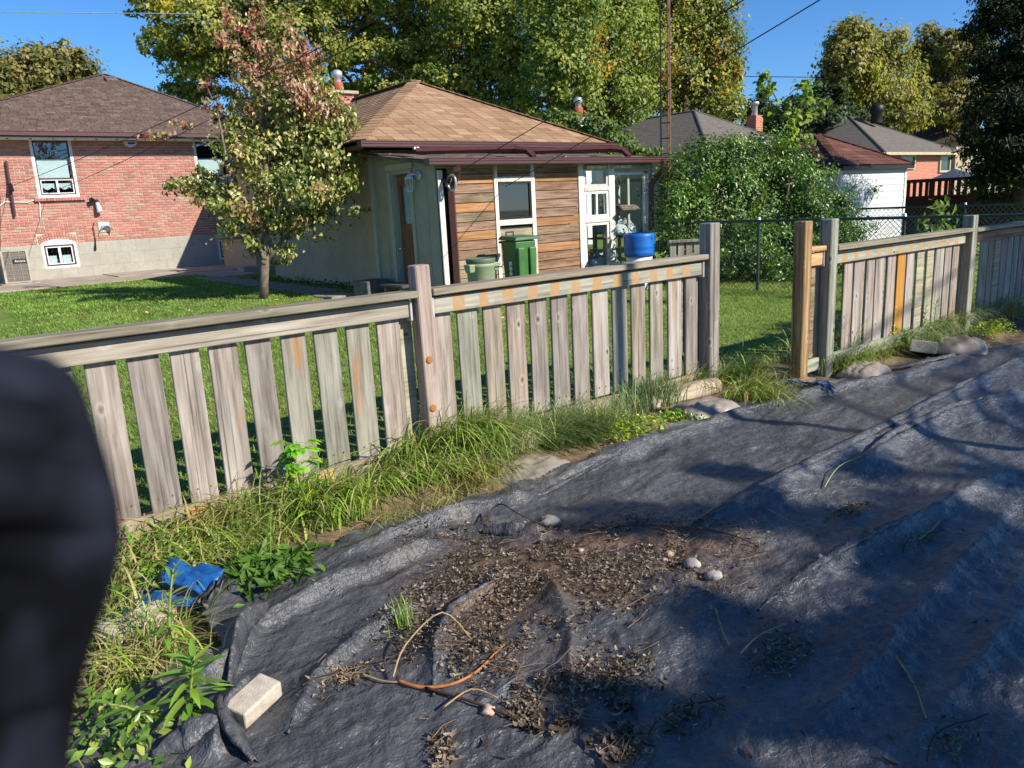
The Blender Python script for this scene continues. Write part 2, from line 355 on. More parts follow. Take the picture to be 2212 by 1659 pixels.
def limbs(parent, fork, clumps, r0, mat, seed=0, k=8, name='limb'):
    g = random.Random(seed); cs = list(clumps); g.shuffle(cs); fork = Vector([float(q) for q in fork])
    for c, r in cs[:k]:
        c = Vector([float(q) for q in c]); mid = fork.lerp(c, .5)+Vector((g.uniform(-.1, .1), g.uniform(-.1, .1), .12))*(c-fork).length
        e = fork.lerp(c, 1.15)
        MB().tube([fork, fork.lerp(mid, .5), mid, c, e], [r0, r0*.75, r0*.55, r0*.3, r0*.1], 6).build(name, mat, parent, True)
def blades(P, az, L, wd, bend, C0, C1, seg=5, tipz=0.0, upf=1.0):
    """curved grass blades: returns V, F, C"""
    n = len(P); t = np.linspace(0, 1, seg+1)[None, :]; L = L[:, None]; b = bend[:, None]
    hx = np.cos(az)[:, None]; hy = np.sin(az)[:, None]
    hor = L*(b*t**1.7); ver = L*upf*(t-b*.62*t**2.2-tipz*t**3)
    cx = P[:, :1]+hx*hor; cy = P[:, 1:2]+hy*hor; cz = P[:, 2:3]+ver
    W = wd[:, None]*(1-t**1.6)*.5+.0004; sx = -np.sin(az)[:, None]*W; sy = np.cos(az)[:, None]*W
    A = np.stack([cx+sx, cy+sy, cz], -1); B = np.stack([cx-sx, cy-sy, cz+W*.4], -1)
    V = np.stack([A, B], 2).reshape(-1, 3); m = seg+1
    i = (np.arange(n)*m*2)[:, None]+(np.arange(seg)*2)[None, :]; Fq = np.stack([i, i+2, i+3, i+1], -1).reshape(-1, 4)
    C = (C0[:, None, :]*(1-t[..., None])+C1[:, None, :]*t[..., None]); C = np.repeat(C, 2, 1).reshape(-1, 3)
    return V, Fq, C
# ------------------------------------------------------------------ ground
def lawn_h(x, y):
    x = np.asarray(x, float); y = np.asarray(y, float)
    return -.2*sst(3.6, 6.0, x)*(1-sst(10.5, 13, y))+.02*(fbm(x*.6, y*.6, 3)-.5)
def bed_h(x, y):
    x = np.asarray(x, float); y = np.asarray(y, float)
    return -.15+.07*sst(2.7, 3.45, y)+.03*(fbm(x*2, y*2, 9)-.5)
def grid_mesh(name, xs, ys, hf, mat, smooth=True):
    X, Y = np.meshgrid(xs, ys); Z = hf(X, Y); V = np.stack([X, Y, Z], -1).reshape(-1, 3); nx = len(xs); ny = len(ys)
    i = (np.arange(ny-1)[:, None]*nx+np.arange(nx-1)[None, :]).ravel()[:, None]; Fq = i+np.array([[0, 1, nx+1, nx]])
    return colored(name, V, Fq, np.ones((len(V), 3)), mat, smooth)
k = NT('lawn_soil'); v = k.coord('Object'); M_LAWN = k.base(k.mix(k.ramp(k.noise(v, 1.2, 6, .6), [(.35, 0), (.65, 1)]), lin('#56702c'), lin('#7d8848')), .95, .1)
k = NT('bed_soil'); v = k.coord('Object'); f_ = k.noise(v, 9, 8, .7); k.bump(f_, .8, .02); M_SOIL = k.base(k.ramp(f_, [(.3, lin('#4a3b2c')), (.55, lin('#7c6a55')), (.75, lin('#a5927a'))]), .95, .1)
far = np.array([-200, -60, -20, -8, -4]); xs = np.concatenate([far, np.linspace(-3, 16, 96), [18, 24, 40, 80, 200]]); ys = np.concatenate([np.linspace(3.61, 26, 120), [30, 40, 80, 200, 400]])
tag(obj('lawn', grid_mesh('lawn', xs, ys, lawn_h, M_LAWN)), 'mown green lawn behind the picket fence', None, kind='structure')
xs = np.concatenate([[-200, -50, -10], np.linspace(-3, 14, 120), [20, 60, 200]]); ys = np.concatenate([[-300, -60, -12, -6], np.linspace(-3, 3.66, 60)])
tag(obj('garden_soil', grid_mesh('garden_soil', xs, ys, bed_h, M_SOIL)), 'bare dry soil of the garden bed under the black fabric', None, kind='structure')
# ------------------------------------------------------------------ pieces: up to 300 single objects, the rest one part
_uc = {}
def unit_cube(mat, i):
    k = (mat.name, i)
    if k not in _uc:
        b = MB().box((0, 0, 0), (1, 1, 1), rnd=(i+.5)/12); _uc[k] = b.mesh('piece', mat, rnd=True)
    return _uc[k]
class Pieces:
    def __init__(s): s.L = []
    def add(s, M, d, r): s.L.append((M, d, r))
    def emit(s, name, rest, mat, parent, limit=300, key=None):
        key = key or (lambda p: (p-Vector(CP)).length)
        s.L.sort(key=lambda q: key(q[0].translation))
        for M, d, r in s.L[:limit]:
            link(bpy.data.objects.new(name, unit_cube(mat, min(11, int(r*12)))), parent, M @ Matrix.Diagonal((d[0], d[1], d[2], 1)))
        if len(s.L) > limit:
            b = MB()
            for M, d, r in s.L[limit:]: b.box(M.translation, d, M.to_3x3(), r)
            me = mesh_from(rest, b.v, b.f, mat); setrnd(me, b.c); o = obj(rest, me, parent); o['kind'] = 'stuff'
def shingles(pc, P0, u, L0, L1, up, H, expo=.14, wid=.3, th=.012, seed=0, key=None, stag='half'):
    """rows of shingles on a roof plane: P0 eave start, u along the eave, left/right bounds run from L0=(a,b) at the eave to L1=(a,b) at the top"""
    g = random.Random(seed); u = Vector(u).normalized(); up = Vector(up).normalized(); n = u.cross(up).normalized()
    if n.z < 0: n = -n
    rows = int(H/expo)
    for i in range(rows):
        s = i*expo; t = (s+expo/2)/H; a = L0[0]+(L1[0]-L0[0])*t; b = L0[1]+(L1[1]-L0[1])*t
        x = a-((i % 2)*.5+(g.random() if stag == 'rand' else g.random()*.12))*wid
        while x < b:
            ww = wid*(g.uniform(.6, 1.5) if stag == 'rand' else 1); x0 = max(x, a); x1 = min(x+ww-.011, b); x += ww
            if x1-x0 < .04: continue
            c = Vector([float(q) for q in P0])+u*((x0+x1)/2)+up*(s+expo*.62)+n*(.016+g.uniform(0, .003))
            m = Matrix((u, up, n)).transposed().to_4x4() @ RX(-.055); m.translation = c
            pc.add(m, (x1-x0, expo*1.24, th), min(.999, max(0, g.gauss(.5, .24))))
def caps(pc, A, B, wid=.22, step=.2, seed=0):
    """hip cap shingles from A up to B"""
    g = random.Random(seed); A = Vector([float(q) for q in A]); B = Vector([float(q) for q in B]); d = B-A; n = int(d.length/step); x = d.normalized()
    for i in range(n):
        p = A+x*(i+.5)*step+Vector((0, 0, .03)); pc.add(frame(p, x, (0, 0, 1)) @ RY(.05), (step*1.3, wid, .014), min(.999, max(0, g.gauss(.5, .24))))
def roof_plane(mb, pts, th=.05): mb.slab(pts, (0, 0, -th))
def wall_holes(mb, x0, x1, z0, z1, y, th, holes):
    """wall in the XZ plane with rectangular openings"""
    xs = sorted({x0, x1, *[h[0] for h in holes], *[h[1] for h in holes]}); zs = sorted({z0, z1, *[h[2] for h in holes], *[h[3] for h in holes]})
    for i in range(len(xs)-1):
        for j in range(len(zs)-1):
            cx, cz = (xs[i]+xs[i+1])/2, (zs[j]+zs[j+1])/2
            if not (x0 <= cx <= x1 and z0 <= cz <= z1) or any(h[0] < cx < h[1] and h[2] < cz < h[3] for h in holes): continue
            mb.box2((xs[i], y, zs[j]), (xs[i+1], y+th, zs[j+1]))
    return mb
def rect_frame(x0, x1, z0, z1, y, w, d):
    return MB().box2((x0, y, z0), (x1, y+d, z0+w)).box2((x0, y, z1-w), (x1, y+d, z1)).box2((x0, y, z0+w), (x0+w, y+d, z1-w)).box2((x1-w, y, z0+w), (x1, y+d, z1-w))
# ------------------------------------------------------------------ red brick house on the left
HY = 24.8
bh = thing('brick_house', (5, HY, 0), 'red brick bungalow with dark brown hip roof at the left', 'house')
wz0, wz1 = .96, 3.8; win = [(3.17, 4.17, 2.2, 3.78), (7.42, 8.42, 2.2, 3.78)]; bwin = [(3.01, 3.86, .3, .99), (7.75, 8.66, .17, .87)]
wall_holes(MB(), -2.5, 9.45, wz0, wz1+.05, HY+.02, .2, win).build('brick_wall', M_MORTAR, bh)
fnd = wall_holes(MB(), -2.5, 9.45, -.3, wz0, HY-.01, .2, [(a, b, c, min(d, wz0)) for a, b, c, d in bwin]).build('foundation_wall', M_CBLOCK, bh)
pc = Pieces()
for r in range(3):
    for i in range(28):
        x0 = 1.0+i*.4-(r % 2)*.2; x1 = x0+.385
        z0 = -.02+r*.325; z1 = z0+.315
        for (a, b, c, d) in [(x0, x1, z0, z1)]:
            for h in bwin:
                if h[0]-.05 < b and a < h[1]+.05 and h[2] < d and c < h[3]+.1:
                    if a < h[0]-.05: b = min(b, h[0]-.05)
                    elif b > h[1]+.05: a = max(a, h[1]+.05)
                    elif d > h[3]: c = d
                    elif c < h[2]: d = min(d, h[2]-.02)
                    else: b = a
            if b-a > .05 and d-c > .04 and b < 9.44: pc.add(T((a+b)/2, HY-.002-.002*random.random(), (c+d)/2), (b-a+.012, .03, d-c+.007), random.random())
M_CB = rndmat('concrete_block', [(0, lin('#a9a599')), (.5, lin('#aca89c')), (1, lin('#b0aca0'))], .95, 8, .3)
pc.emit('concrete_block', 'concrete_block_rest', M_CB, fnd)
pc = Pieces(); bw = [o for o in bpy.data.objects if o.name == 'brick_wall'][0]
for r in range(int((wz1-wz0)/.072)):
    z = wz0+.036+r*.072; i = 0; x = .9-(r % 2)*.115
    while x < 9.45:
        a, b = max(x, .9), min(x+.218, 9.45); x += .229
        for h in win+[(bwin[0][0]-.06, bwin[0][1]+.06, 0, 1.24), (bwin[1][0]-.06, bwin[1][1]+.06, 0, 1.1)]:
            if h[2]-.09 < z < h[3]:
                if h[0] < b and a < h[1]:
                    if a < h[0]: b = h[0]-.006
                    elif b > h[1]: a = h[1]+.006
                    else: b = a
        if b-a > .03: pc.add(T((a+b)/2, HY+.012, z), (b-a-.006, .024, .055), random.random())
for w_ in bwin[:1]:     # soldier bricks arching over the cellar window
    n = 14
    for i in range(n):
        t = (i+.5)/n; x = w_[0]-.05+t*(w_[1]-w_[0]+.1); arc = .1*(1-(2*t-1)**2)
        for j in range(2): pc.add(T(x, HY+.01, w_[3]-.06+arc+.075+j*.115) @ RY((2*t-1)*.22), (.052, .03, .105), random.random()*.8)
for w_ in win:          # brick sills
    for i in range(17): pc.add(T(w_[0]-.08+i*.073, HY-.03, w_[2]-.045) @ RX(.1), (.065, .12, .075), random.random()*.8)
pc.emit('brick', 'brick_rest', M_BRICK, bw, key=lambda p: (p-Vector(CP)).length+(30 if p.x > 7 or p.x < 2 else 0))
def sash(parent, x0, x1, z0, z1, y, kind):
    """a window of the brick house: white frame, maroon inner frame, panes and what hangs behind them"""
    f = rect_frame(x0, x1, z0, z1, y-.03, .07 if kind == 'big' else .06, .12).build('window', M_WHITE, parent)
    i0, i1, j0, j1 = x0+.07, x1-.07, z0+.07, z1-.07
    rect_frame(i0, i1, j0, j1, y-.012, .03, .09).build('inner_frame', M_MAROON, f)
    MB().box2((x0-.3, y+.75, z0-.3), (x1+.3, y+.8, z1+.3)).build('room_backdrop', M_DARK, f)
    if kind == 'big':
        zt = j0+(j1-j0)*.30
        MB().box2((i0+.03, y-.015, zt-.02), (i1-.03, y+.07, zt+.02)).build('mullion', M_MAROON, f)
        rect_frame(i0+.035, i1-.035, j0+.035, zt-.025, y-.005, .022, .05).build('slider_frame', M_WHITE, f)
        MB().box2(((i0+i1)/2-.025, y-.008, j0+.06), ((i0+i1)/2+.025, y+.04, zt-.05)).build('mullion', M_WHITE, f)
        MB().box2((i0+.03, y+.03, zt+.02), (i1-.03, y+.034, j1-.03)).build('pane', M_GLASSR, f)
        MB().box2((i0+.05, y+.02, j0+.05), (i1-.05, y+.024, zt-.04)).build('pane', M_GLASSR, f)
        MB().box2((i0+.01, y+.10, zt), (i1-.08, y+.104, zt+(j1-zt)*.52)).build('roller_blind', M_CURTAIN, f)
        for s in (0, 1):
            b = MB(); xa = i0+.06+s*(i1-i0)*.48; xb = xa+(i1-i0)*.38; n = 12; top = zt-.12
            for q in range(n):
                ta, tb = q/n, (q+1)/n; da = .10+.07*abs(math.cos(ta*math.pi*1.5+1.2)); db = .10+.07*abs(math.cos(tb*math.pi*1.5+1.2))
                b.poly([(xa+(xb-xa)*ta, y+.09+.01*(q % 2), top), (xa+(xb-xa)*tb, y+.09+.01*((q+1) % 2), top), (xa+(xb-xa)*tb, y+.09+.01*((q+1) % 2), top-db), (xa+(xb-xa)*ta, y+.09+.01*(q % 2), top-da)])
            b.build('valance', M_CURTAIN, f)
    else:
        rect_frame(i0+.035, i1-.035, j0+.035, j1-.035, y-.005, .025, .05).build('slider_frame', M_WHITE, f)
        MB().box2(((i0+i1)/2-.03, y-.008, j0+.06), ((i0+i1)/2+.03, y+.04, j1-.06)).build('mullion', M_WHITE, f)
        MB().box2((i0+.05, y+.02, j0+.05), (i1-.05, y+.024, j1-.05)).build('pane', M_GLASSR, f)
        if kind == 'cellar':
            for s in (0, 1): MB().box2((i0+.05+s*.36, y+.09, j0+.03), (i0+.27+s*.36, y+.094, j0+.27)).build('curtain', M_CURTAIN, f)
            n = 16; pts = [(x0+(x1-x0)*i/n, y-.03, z1-.003+.1*(1-(2*i/n-1)**2)) for i in range(n+1)]
            MB().slab([(x0, y-.03, z1-.004)]+pts+[(x1, y-.03, z1-.004)], (0, .1, 0)).build('arched_head', M_WHITE, f)
    return f
for h in win: sash(bh, *h, HY+.05, 'big')
sash(bh, *bwin[0], HY+.02, 'cellar'); sash(bh, *bwin[1], HY+.02, 'plain')
ER, EL, AP = (10.0, 24.25, 3.86), (.2, 24.25, 3.86), (6.15, 28.9, 6.17); BK = 36
rb = MB(); rb.slab([EL, ER, AP], (0, 0, -.05)); rb.slab([ER, (10, BK, 3.86), (6.15, BK, 6.17), AP], (0, 0, -.05)); rb.slab([(.2, BK, 3.86), EL, AP, (6.15, BK, 6.17)], (0, 0, -.05))
roof = rb.build('roof', M_ROOFDECK, bh)
upv = Vector((0, AP[1]-EL[1], AP[2]-EL[2])); pc = Pieces()
shingles(pc, EL, (1, 0, 0), (0, 9.8), (5.95, 5.95), upv, upv.length, .135, .2, .02, 3, stag='rand')
caps(pc, ER, AP, .24, .22, 1); caps(pc, EL, AP, .24, .22, 2)
pc.emit('shingle', 'shingle_rest', M_SHB, roof, key=lambda p: (p-Vector(CP)).length+(0 if p.x > 1.6 else 20))
v0 = Vector(EL)+upv*.86+Vector((6.0, 0, .07)); part('roof_vent', (.36, .34, .1), T(v0) @ RX(math.atan2(upv.z, upv.y)), M_FELT, roof, .02)
b = MB()
for (ya, yb, za, zb) in ((24.12, 24.26, 3.76, 3.775), (24.115, 24.13, 3.76, 3.86), (24.10, 24.135, 3.86, 3.875), (24.255, 24.27, 3.74, 3.85)): b.box2((.1, ya, za), (10.1, yb, zb))
b.build('gutter', M_GUTTER, bh)
MB().box2((.15, 24.27, 3.70), (10.05, 24.82, 3.735)).build('soffit', M_WHITE, bh)
for i in range(16): part('soffit_clip', (.05, .03, .02), T(1.6+i*.52, 24.3, 3.69), M_DARK, bh, 0)
MB().box2((9.25, HY+.02, -.3), (9.45, 33, 3.8)).build('side_wall', M_MORTAR, bh)
# small fittings on the brick wall
lp = thing('floodlight', (4.55, HY-.02, 2.0), 'small black twin floodlight on the brick wall below the big window', 'lamp')
MB().tube([(4.55, HY+.0, 2.05), (4.55, HY-.12, 2.05)], .06, 10).build('base', M_BLACKPL, lp); MB().tube([(4.48, HY-.1, 2.08), (4.40, HY-.18, 2.10)], [.05, .07], 10).build('lamp_head', M_BLACKPL, lp)
MB().tube([(4.55, HY-.1, 2.02), (4.58, HY-.16, 1.76)], [.05, .08], 10).build('lamp_head', M_LAMP, lp)
dv = thing('dryer_vent', (4.62, HY, 1.3), 'hooded white dryer vent low on the brick wall', 'vent')
MB().box2((4.5, HY-.03, 1.22), (4.78, HY+.0, 1.48)).build('plate', M_WHITE, dv)
b = MB(); n = 8
for i in range(n):
    a0, a1 = math.pi*i/n, math.pi*(i+1)/n
    b.slab([(4.68-.14*math.cos(a0), HY-.03, 1.28+.17*math.sin(a0)), (4.68-.14*math.cos(a1), HY-.03, 1.28+.17*math.sin(a1)), (4.68-.15*math.cos(a1), HY-.22, 1.22+.16*math.sin(a1)), (4.68-.15*math.cos(a0), HY-.22, 1.22+.16*math.sin(a0))], (0, 0, .006))
b.build('hood', M_LAMP, dv)
alm = thing('wall_siren', (5.65, 24.6, 3.62), 'white half round siren box under the eave of the brick house', 'siren')
b = MB(); b.slab([(5.65+.16*math.cos(a), 24.55, 3.68-.16*math.sin(a)) for a in np.linspace(0, math.pi, 12)], (0, .24, 0)); b.build('case', M_LAMP, alm)
part('grille', (.18, .02, .04), T(5.65, 24.535, 3.62), M_BLACKPL, alm, 0)
pole = thing('clothesline_bracket', (2.75, HY, 1.9), 'dark slanted metal clothesline bracket on the brick wall at the far left', 'bracket')
MB().tube([PY(13, 348, HY-.06), PY(22, 405, HY-.1), PY(32, 468, HY-.06)], [.035, .04, .035], 8).build('bar', M_MAROON, pole); MB().tube([PY(22, 398, HY-.1), PY(26, 412, HY-.25)], .05, 8).build('pulley', M_BLACKPL, pole)
tag(MB().tube([PY(0, 425, HY-.02), PY(0, 560, HY-.02)], .012, 6).build('downlead_cable', M_WIRE), 'thin dark cable running down the brick wall at the left edge', 'cable')
tag(MB().tube([PY(-20, 460, HY-.03), PY(10, 436, HY-.03), PY(60, 437, HY-.03), PY(80, 430, HY-.03), PY(86, 440, HY-.03), PY(87, 470, HY-.03)], .014, 6).build('wall_cable', M_WHITE), 'pale cable looping along the bricks above the cellar window', 'cable')
tag(MB().tube([PY(204, 480, HY-.03), PY(201, 490, HY-.04), PY(206, 515, HY-.04), PY(206, 540, HY-.05)], [.01, .01, .01, .035], 6).build('hanging_cord', M_BLACKPL), 'thin cord hanging below the dryer vent with a small plug', 'cord')
# air conditioner
ac = thing('air_conditioner', (2.2, 23.6, 0), 'grey air conditioner condenser with wire grille standing against the brick house', 'air conditioner')
a0, a1 = PY(3, 545, 23.45), PY(71, 605, 23.45); X0, X1, Z0, Z1 = a0[0]-.04, a1[0]+.0, .06, .88
MB().box2((X0+.02, 23.47, Z0+.03), (X1-.02, 24.2, Z1-.03)).build('coil', M_AC, ac)
MB().box2((X0, 23.45, Z1-.03), (X1, 24.22, Z1)).build('lid', M_ACLINE, ac); MB().box2((X0, 23.45, Z0), (X1, 24.22, Z0+.03)).build('base_pan', M_ACLINE, ac)
for x in (X0, X1-.05): MB().box2((x, 23.445, Z0+.03), (x+.05, 23.5, Z1-.03)).build('corner_post', M_ACLINE, ac)
for i in range(1, 8): MB().box2((X0+.05, 23.458, Z0+.03+i*.092), (X1-.05, 23.466, Z0+.036+i*.092)).build('grille_wire', M_ACLINE, ac)
for i in (1, 2): MB().box2((X0+(X1-X0)*i/3-.004, 23.455, Z0+.03), (X0+(X1-X0)*i/3+.004, 23.463, Z1-.03)).build('grille_wire', M_ACLINE, ac)
bd = MB().box2((X0+.25, 23.44, Z1-.32), (X0+.55, 23.455, Z1-.22)).build('badge', M_BLACKPL, ac)
fc = bpy.data.curves.new('badge_lettering', 'FONT'); fc.body = 'Amana'; fc.size = .085; fc.align_x = 'CENTER'; fc.extrude = .002
fc.materials.append(M_WHITE); fo = bpy.data.objects.new('lettering_curve', fc); COL.objects.link(fo); me_ = bpy.data.meshes.new_from_object(fo); bpy.data.objects.remove(fo); me_.name = 'badge_lettering'; obj('badge_lettering', me_, bd, T(X0+.4, 23.436, Z1-.3) @ RX(R_(90)), M_WHITE)
MB().box2((X0-.1, 23.35, -.02), (X1+.15, 24.3, .05)).build('pad', M_CONC, ac)
# patio of concrete slabs
def slab_px(name, px, z, th, mat):
    pts = [PZ(x, y, z) for x, y in px]; return MB().slab([(p[0], p[1], z) for p in pts], (0, 0, -th)).build(name, mat)
pt = MB().box2((-4, 20.9, -.1), (5.9, HY, .004)).build('patio', M_CONC); tag(pt, 'worn concrete patio along the brick house', None, kind='structure')
xs_ = [-4, -1.5, .8, 2.6, 4.4, 5.9]
for i in range(5):
    for j, (y0, y1) in enumerate(((20.95, 22.7), (22.72, HY-.02))):
        MB().box2((xs_[i]+.012, y0, -.02), (xs_[i+1]-.012, y1, .02+.006*((i*7+j*3) % 4))).build('patio_slab', M_CONC, pt)
for i, (x0, x1, y0, y1) in enumerate(((5.92, 7.0, 19.2, 22.0), (5.92, 7.6, 22.02, HY), (7.02, 8.8, 20.4, 22.0), (7.62, 9.4, 22.02, HY))):
    MB().box2((x0, y0, -.05), (x1-.02, y1, .018+.006*(i % 2))).build('patio_slab', M_CONC, pt)
# flagstone walk along the stucco wall
walk = MB().box2((5.55, 9.6, -.24), (6.3, 9.9, -.19)).build('flagstone_walk', M_STONE); tag(walk, 'flagstone path between lawn and stucco wall', None, kind='structure')
for i in range(11):
    y0 = 10.3+i*.85; z = float(lawn_h(5.8, y0+.4))
    g = random.Random(i); pts = [(5.42+g.uniform(-.05, .08), y0, z+.025), (6.0+g.uniform(-.08, .06), y0+g.uniform(-.05, .05), z+.025), (6.06+g.uniform(-.1, .05), y0+.4, z+.025), (6.0, y0+.76, z+.025), (5.45+g.uniform(-.05, .08), y0+.78, z+.025), (5.38, y0+.4, z+.025)]
    MB().slab(pts, (0, 0, -.07)).build('flagstone', M_STONE, walk)
tag(obj('stone_step', bbox(.9, .5, .16, .01), None, T(7.3, 20.3, .06), M_CONC), 'low concrete step between the two houses behind the pear tree', 'step')
pr = thing('porch_wall', (7.9, 21.5, 0), 'small beige rendered porch wall between brick house and stucco house', 'wall'); MB().box2((7.6, 21.2, 0), (8.4, 23.9, .75)).build('wall', M_STUCCO, pr); MB().box2((7.55, 21.15, .75), (8.45, 23.95, .8)).build('coping', M_CONC, pr)
# ------------------------------------------------------------------ stucco house with tan roof and lean-to porch
SX, LY, MY = 6.5, 10.1, 12.1
sh = thing('stucco_house', (8.9, 12.1, -.2), 'beige stucco house with tan shingled hip roof and boarded lean-to porch in the middle', 'house')
b = MB().box2((SX, MY, -.4), (SX+.2, 17.0, 2.5)).box2((SX+.2, 16.8, -.4), (8.4, 17.0, 2.5)).box2((8.2, 17.0, -.4), (8.4, 23.6, 2.8)).box2((SX+.2, MY, -.4), (11.3, MY+.2, 2.5)).box2((11.1, MY+.2, -.4), (11.3, 23.6, 2.5)).box2((8.4, 23.4, -.4), (11.1, 23.6, 2.5))
b.build('stucco_wall', M_STUCCO, sh)
rect_frame(0, .7, 0, .75, 0, .06, .08).build('side_window', M_TRIMGREEN, sh, M=T(SX-.03, 15.4, .95) @ RZ(R_(-90)))
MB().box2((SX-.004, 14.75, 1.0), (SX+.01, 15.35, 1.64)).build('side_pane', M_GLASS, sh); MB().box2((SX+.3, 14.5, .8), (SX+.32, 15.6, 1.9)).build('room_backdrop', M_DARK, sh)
EA, EB, A1, A2 = (6.06, 11.6, 2.45), (11.74, 11.6, 2.45), (8.92, 14.4, 3.9), (8.92, 17.4, 3.9); BKL, BKR = (6.06, 17.4, 2.45), (11.74, 24.0, 2.45); A3 = (8.92, 24.0, 3.9)
rb = MB(); rb.slab([EA, EB, A1], (0, 0, -.05)); rb.slab([BKL, EA, A1, A2], (0, 0, -.05)); rb.slab([EB, BKR, A3, A1], (0, 0, -.05)); rb.slab([(8.02, 24.0, 2.75), (8.02, 17.4, 2.75), A2, A3], (0, 0, -.05)); rb.slab([BKL, (8.92, 17.4, 2.45), A2], (0, .05, 0)); rb.slab([(8.02, 23.95, 2.75), (11.74, 23.95, 2.45), A3], (0, .05, 0))
roof = rb.build('roof', M_ROOFDECK, sh); pc = Pieces()
upf = Vector((0, A1[1]-EA[1], A1[2]-EA[2])); shingles(pc, EA, (1, 0, 0), (0, 5.68), (2.86, 2.86), upf, upf.length, .142, .305, .02, 5)
upl = Vector((A1[0]-EA[0], 0, A1[2]-EA[2])); shingles(pc, BKL, (0, -1, 0), (0, 5.8), (0, 3.0), upl, upl.length, .142, .305, .012, 6)
caps(pc, EA, A1, .26, .19, 4); caps(pc, EB, A1, .26, .19, 5); caps(pc, A1, A3, .26, .19, 6)
pc.emit('shingle', 'shingle_rest', M_SHT, roof)
# wing of the same roof showing just behind the right hip
WA, WB, WP = (7.6, 13.2, 2.45), (12.75, 13.2, 2.45), (10.0, 15.95, 3.98)
rb = MB(); rb.slab([WA, WB, WP], (0, 0, -.05)); rb.slab([WB, (12.75, 19, 2.45), (10, 19, 3.98), WP], (0, 0, -.05)); wing = rb.build('wing_roof', M_ROOFDECK, sh)
pc = Pieces(); upw = Vector((0, WP[1]-WA[1], WP[2]-WA[2])); shingles(pc, WA, (1, 0, 0), (2.2, 5.15), (2.2, 2.5), upw, upw.length, .142, .305, .012, 15); caps(pc, WB, WP, .26, .19, 7); pc.emit('shingle', 'shingle_rest', M_SHT, wing)
def gutter(name, x0, x1, y, z, parent, h=.1, d=.12):
    b = MB(); b.box2((x0, y, z), (x1, y+d, z+.012)); b.box2((x0, y-.012, z+.012), (x1, y, z+h*.55)); b.box2((x0, y-.025, z+h*.55), (x1, y-.008, z+h*.9)); b.box2((x0, y-.035, z+h*.9), (x1, y-.005, z+h)); b.box2((x0, y+d-.01, z+.012), (x1, y+d, z+h))
    b.box2((x0-.012, y-.03, z), (x0, y+d, z+h)); b.box2((x1, y-.03, z), (x1+.012, y+d, z+h)); return b.build(name, M_GUTTER, parent)
gutter('roof_gutter', 6.02, 11.8, 11.47, 2.35, sh)
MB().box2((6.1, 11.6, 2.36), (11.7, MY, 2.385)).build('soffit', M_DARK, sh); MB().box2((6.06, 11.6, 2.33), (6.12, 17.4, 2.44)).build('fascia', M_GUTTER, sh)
ch = MB().box2((8.35, 17.0, 3.3), (8.85, 17.5, 4.02)).build('chimney', M_MORTAR, roof)
pc = Pieces()
for r in range(10):
    z = 3.34+r*.072
    for i in range(2): pc.add(T(8.48+i*.24-.03*(r % 2), 16.995, z), (.225, .03, .062), random.random()*.8); pc.add(T(8.345, 17.13+i*.24-.03*(r % 2), z), (.03, .225, .062), random.random()*.8)
pc.L = [q for q in pc.L]
for M_, d_, r_ in pc.L: link(bpy.data.objects.new('chimney_brick', unit_cube(M_BRICK, int(r_*12))), roof, M_ @ Matrix.Diagonal((*d_, 1)))
part('chimney_cap', (.68, .68, .07), T(8.6, 17.25, 4.055), M_CONC, roof, .01); MB().lathe([(.0, .0), (.13, 0), (.11, .22), (0, .22)], 14, (8.6, 17.25, 4.09)).build('flue', plain('clay_flue', lin('#a5543f'), .8), roof, True)
MB().lathe([(.08, 0), (.08, .1), (.12, .12), (.12, .24), (.05, .28), (0, .28)], 14, (8.6, 17.25, 4.3)).build('flue_cap', M_GALV, roof, True)
# lean-to front
ln = MB().box2((SX+.02, LY+.03, -.3), (9.18, LY+.06, 1.98)).box2((SX+.045, LY+.06, -.3), (SX+.06, 10.84, 1.95)).box2((SX+.045, 11.48, -.3), (SX+.06, MY, 1.95)).box2((SX+.2, 10.8, -.3), (SX+.22, 11.55, 2.0)).build('lean_to_frame', M_DARK, sh)
def fx(px): return float(PY(px, 450, LY)[0])
g = random.Random(11)
def boards(x0, x1, rows, parent=sh):
    for i, c in enumerate(rows):
        if c is None: continue
        z = 1.9-i*.1445; xa, xb = x0+.004, x1-.004
        part('siding_board', (xb-xa, .022, .134), T((xa+xb)/2, LY+.012+g.uniform(-.003, .003), z) @ RY(g.uniform(-.004, .004)) @ RX(.02), {'b': M_SIDING, 'o': M_SIDINGO, 'g': M_SIDINGG}[c], parent, .003)
xt = [fx(1070), fx(1075.4), fx(1149), fx(1155), fx(1251), fx(1261)]
boards(SX+.2, xt[0], 'bobbobbobbgggg'); 
wz_t, wz_b = float(PY(1110, 393, LY)[2]), float(PY(1115, 472.7, LY)[2])
boards(xt[1], xt[2], ['b', 'o']+[None]*5+['g', 'b', 'g', 'b', 'g', 'g']); boards(xt[3], xt[4], 'bobbbbobbobbbb')
for x0, x1 in ((xt[0], xt[1]), (xt[2], xt[3]), (xt[4], xt[5])): part('trim_board', (max(.06, x1-x0+.02), .03, 2.2), T((x0+x1)/2, LY-.006, .86), M_WHITEWOOD, sh, .003)
part('trim_board', (xt[2]-xt[1], .03, .08), T((xt[1]+xt[2])/2, LY-.003, wz_t+.045), M_WHITEWOOD, sh); part('trim_board', (xt[2]-xt[1], .035, .09), T((xt[1]+xt[2])/2, LY-.003, wz_b-.05), M_WHITEWOOD, sh)
wf = rect_frame(xt[1]+.01, xt[2]-.01, wz_b, wz_t, LY-.0, .025, .05).build('porch_window', M_BLACKPL, sh); MB().box2((xt[1]+.03, LY+.02, wz_b+.02), (xt[2]-.03, LY+.024, wz_t-.02)).build('pane', M_GLASS, wf)
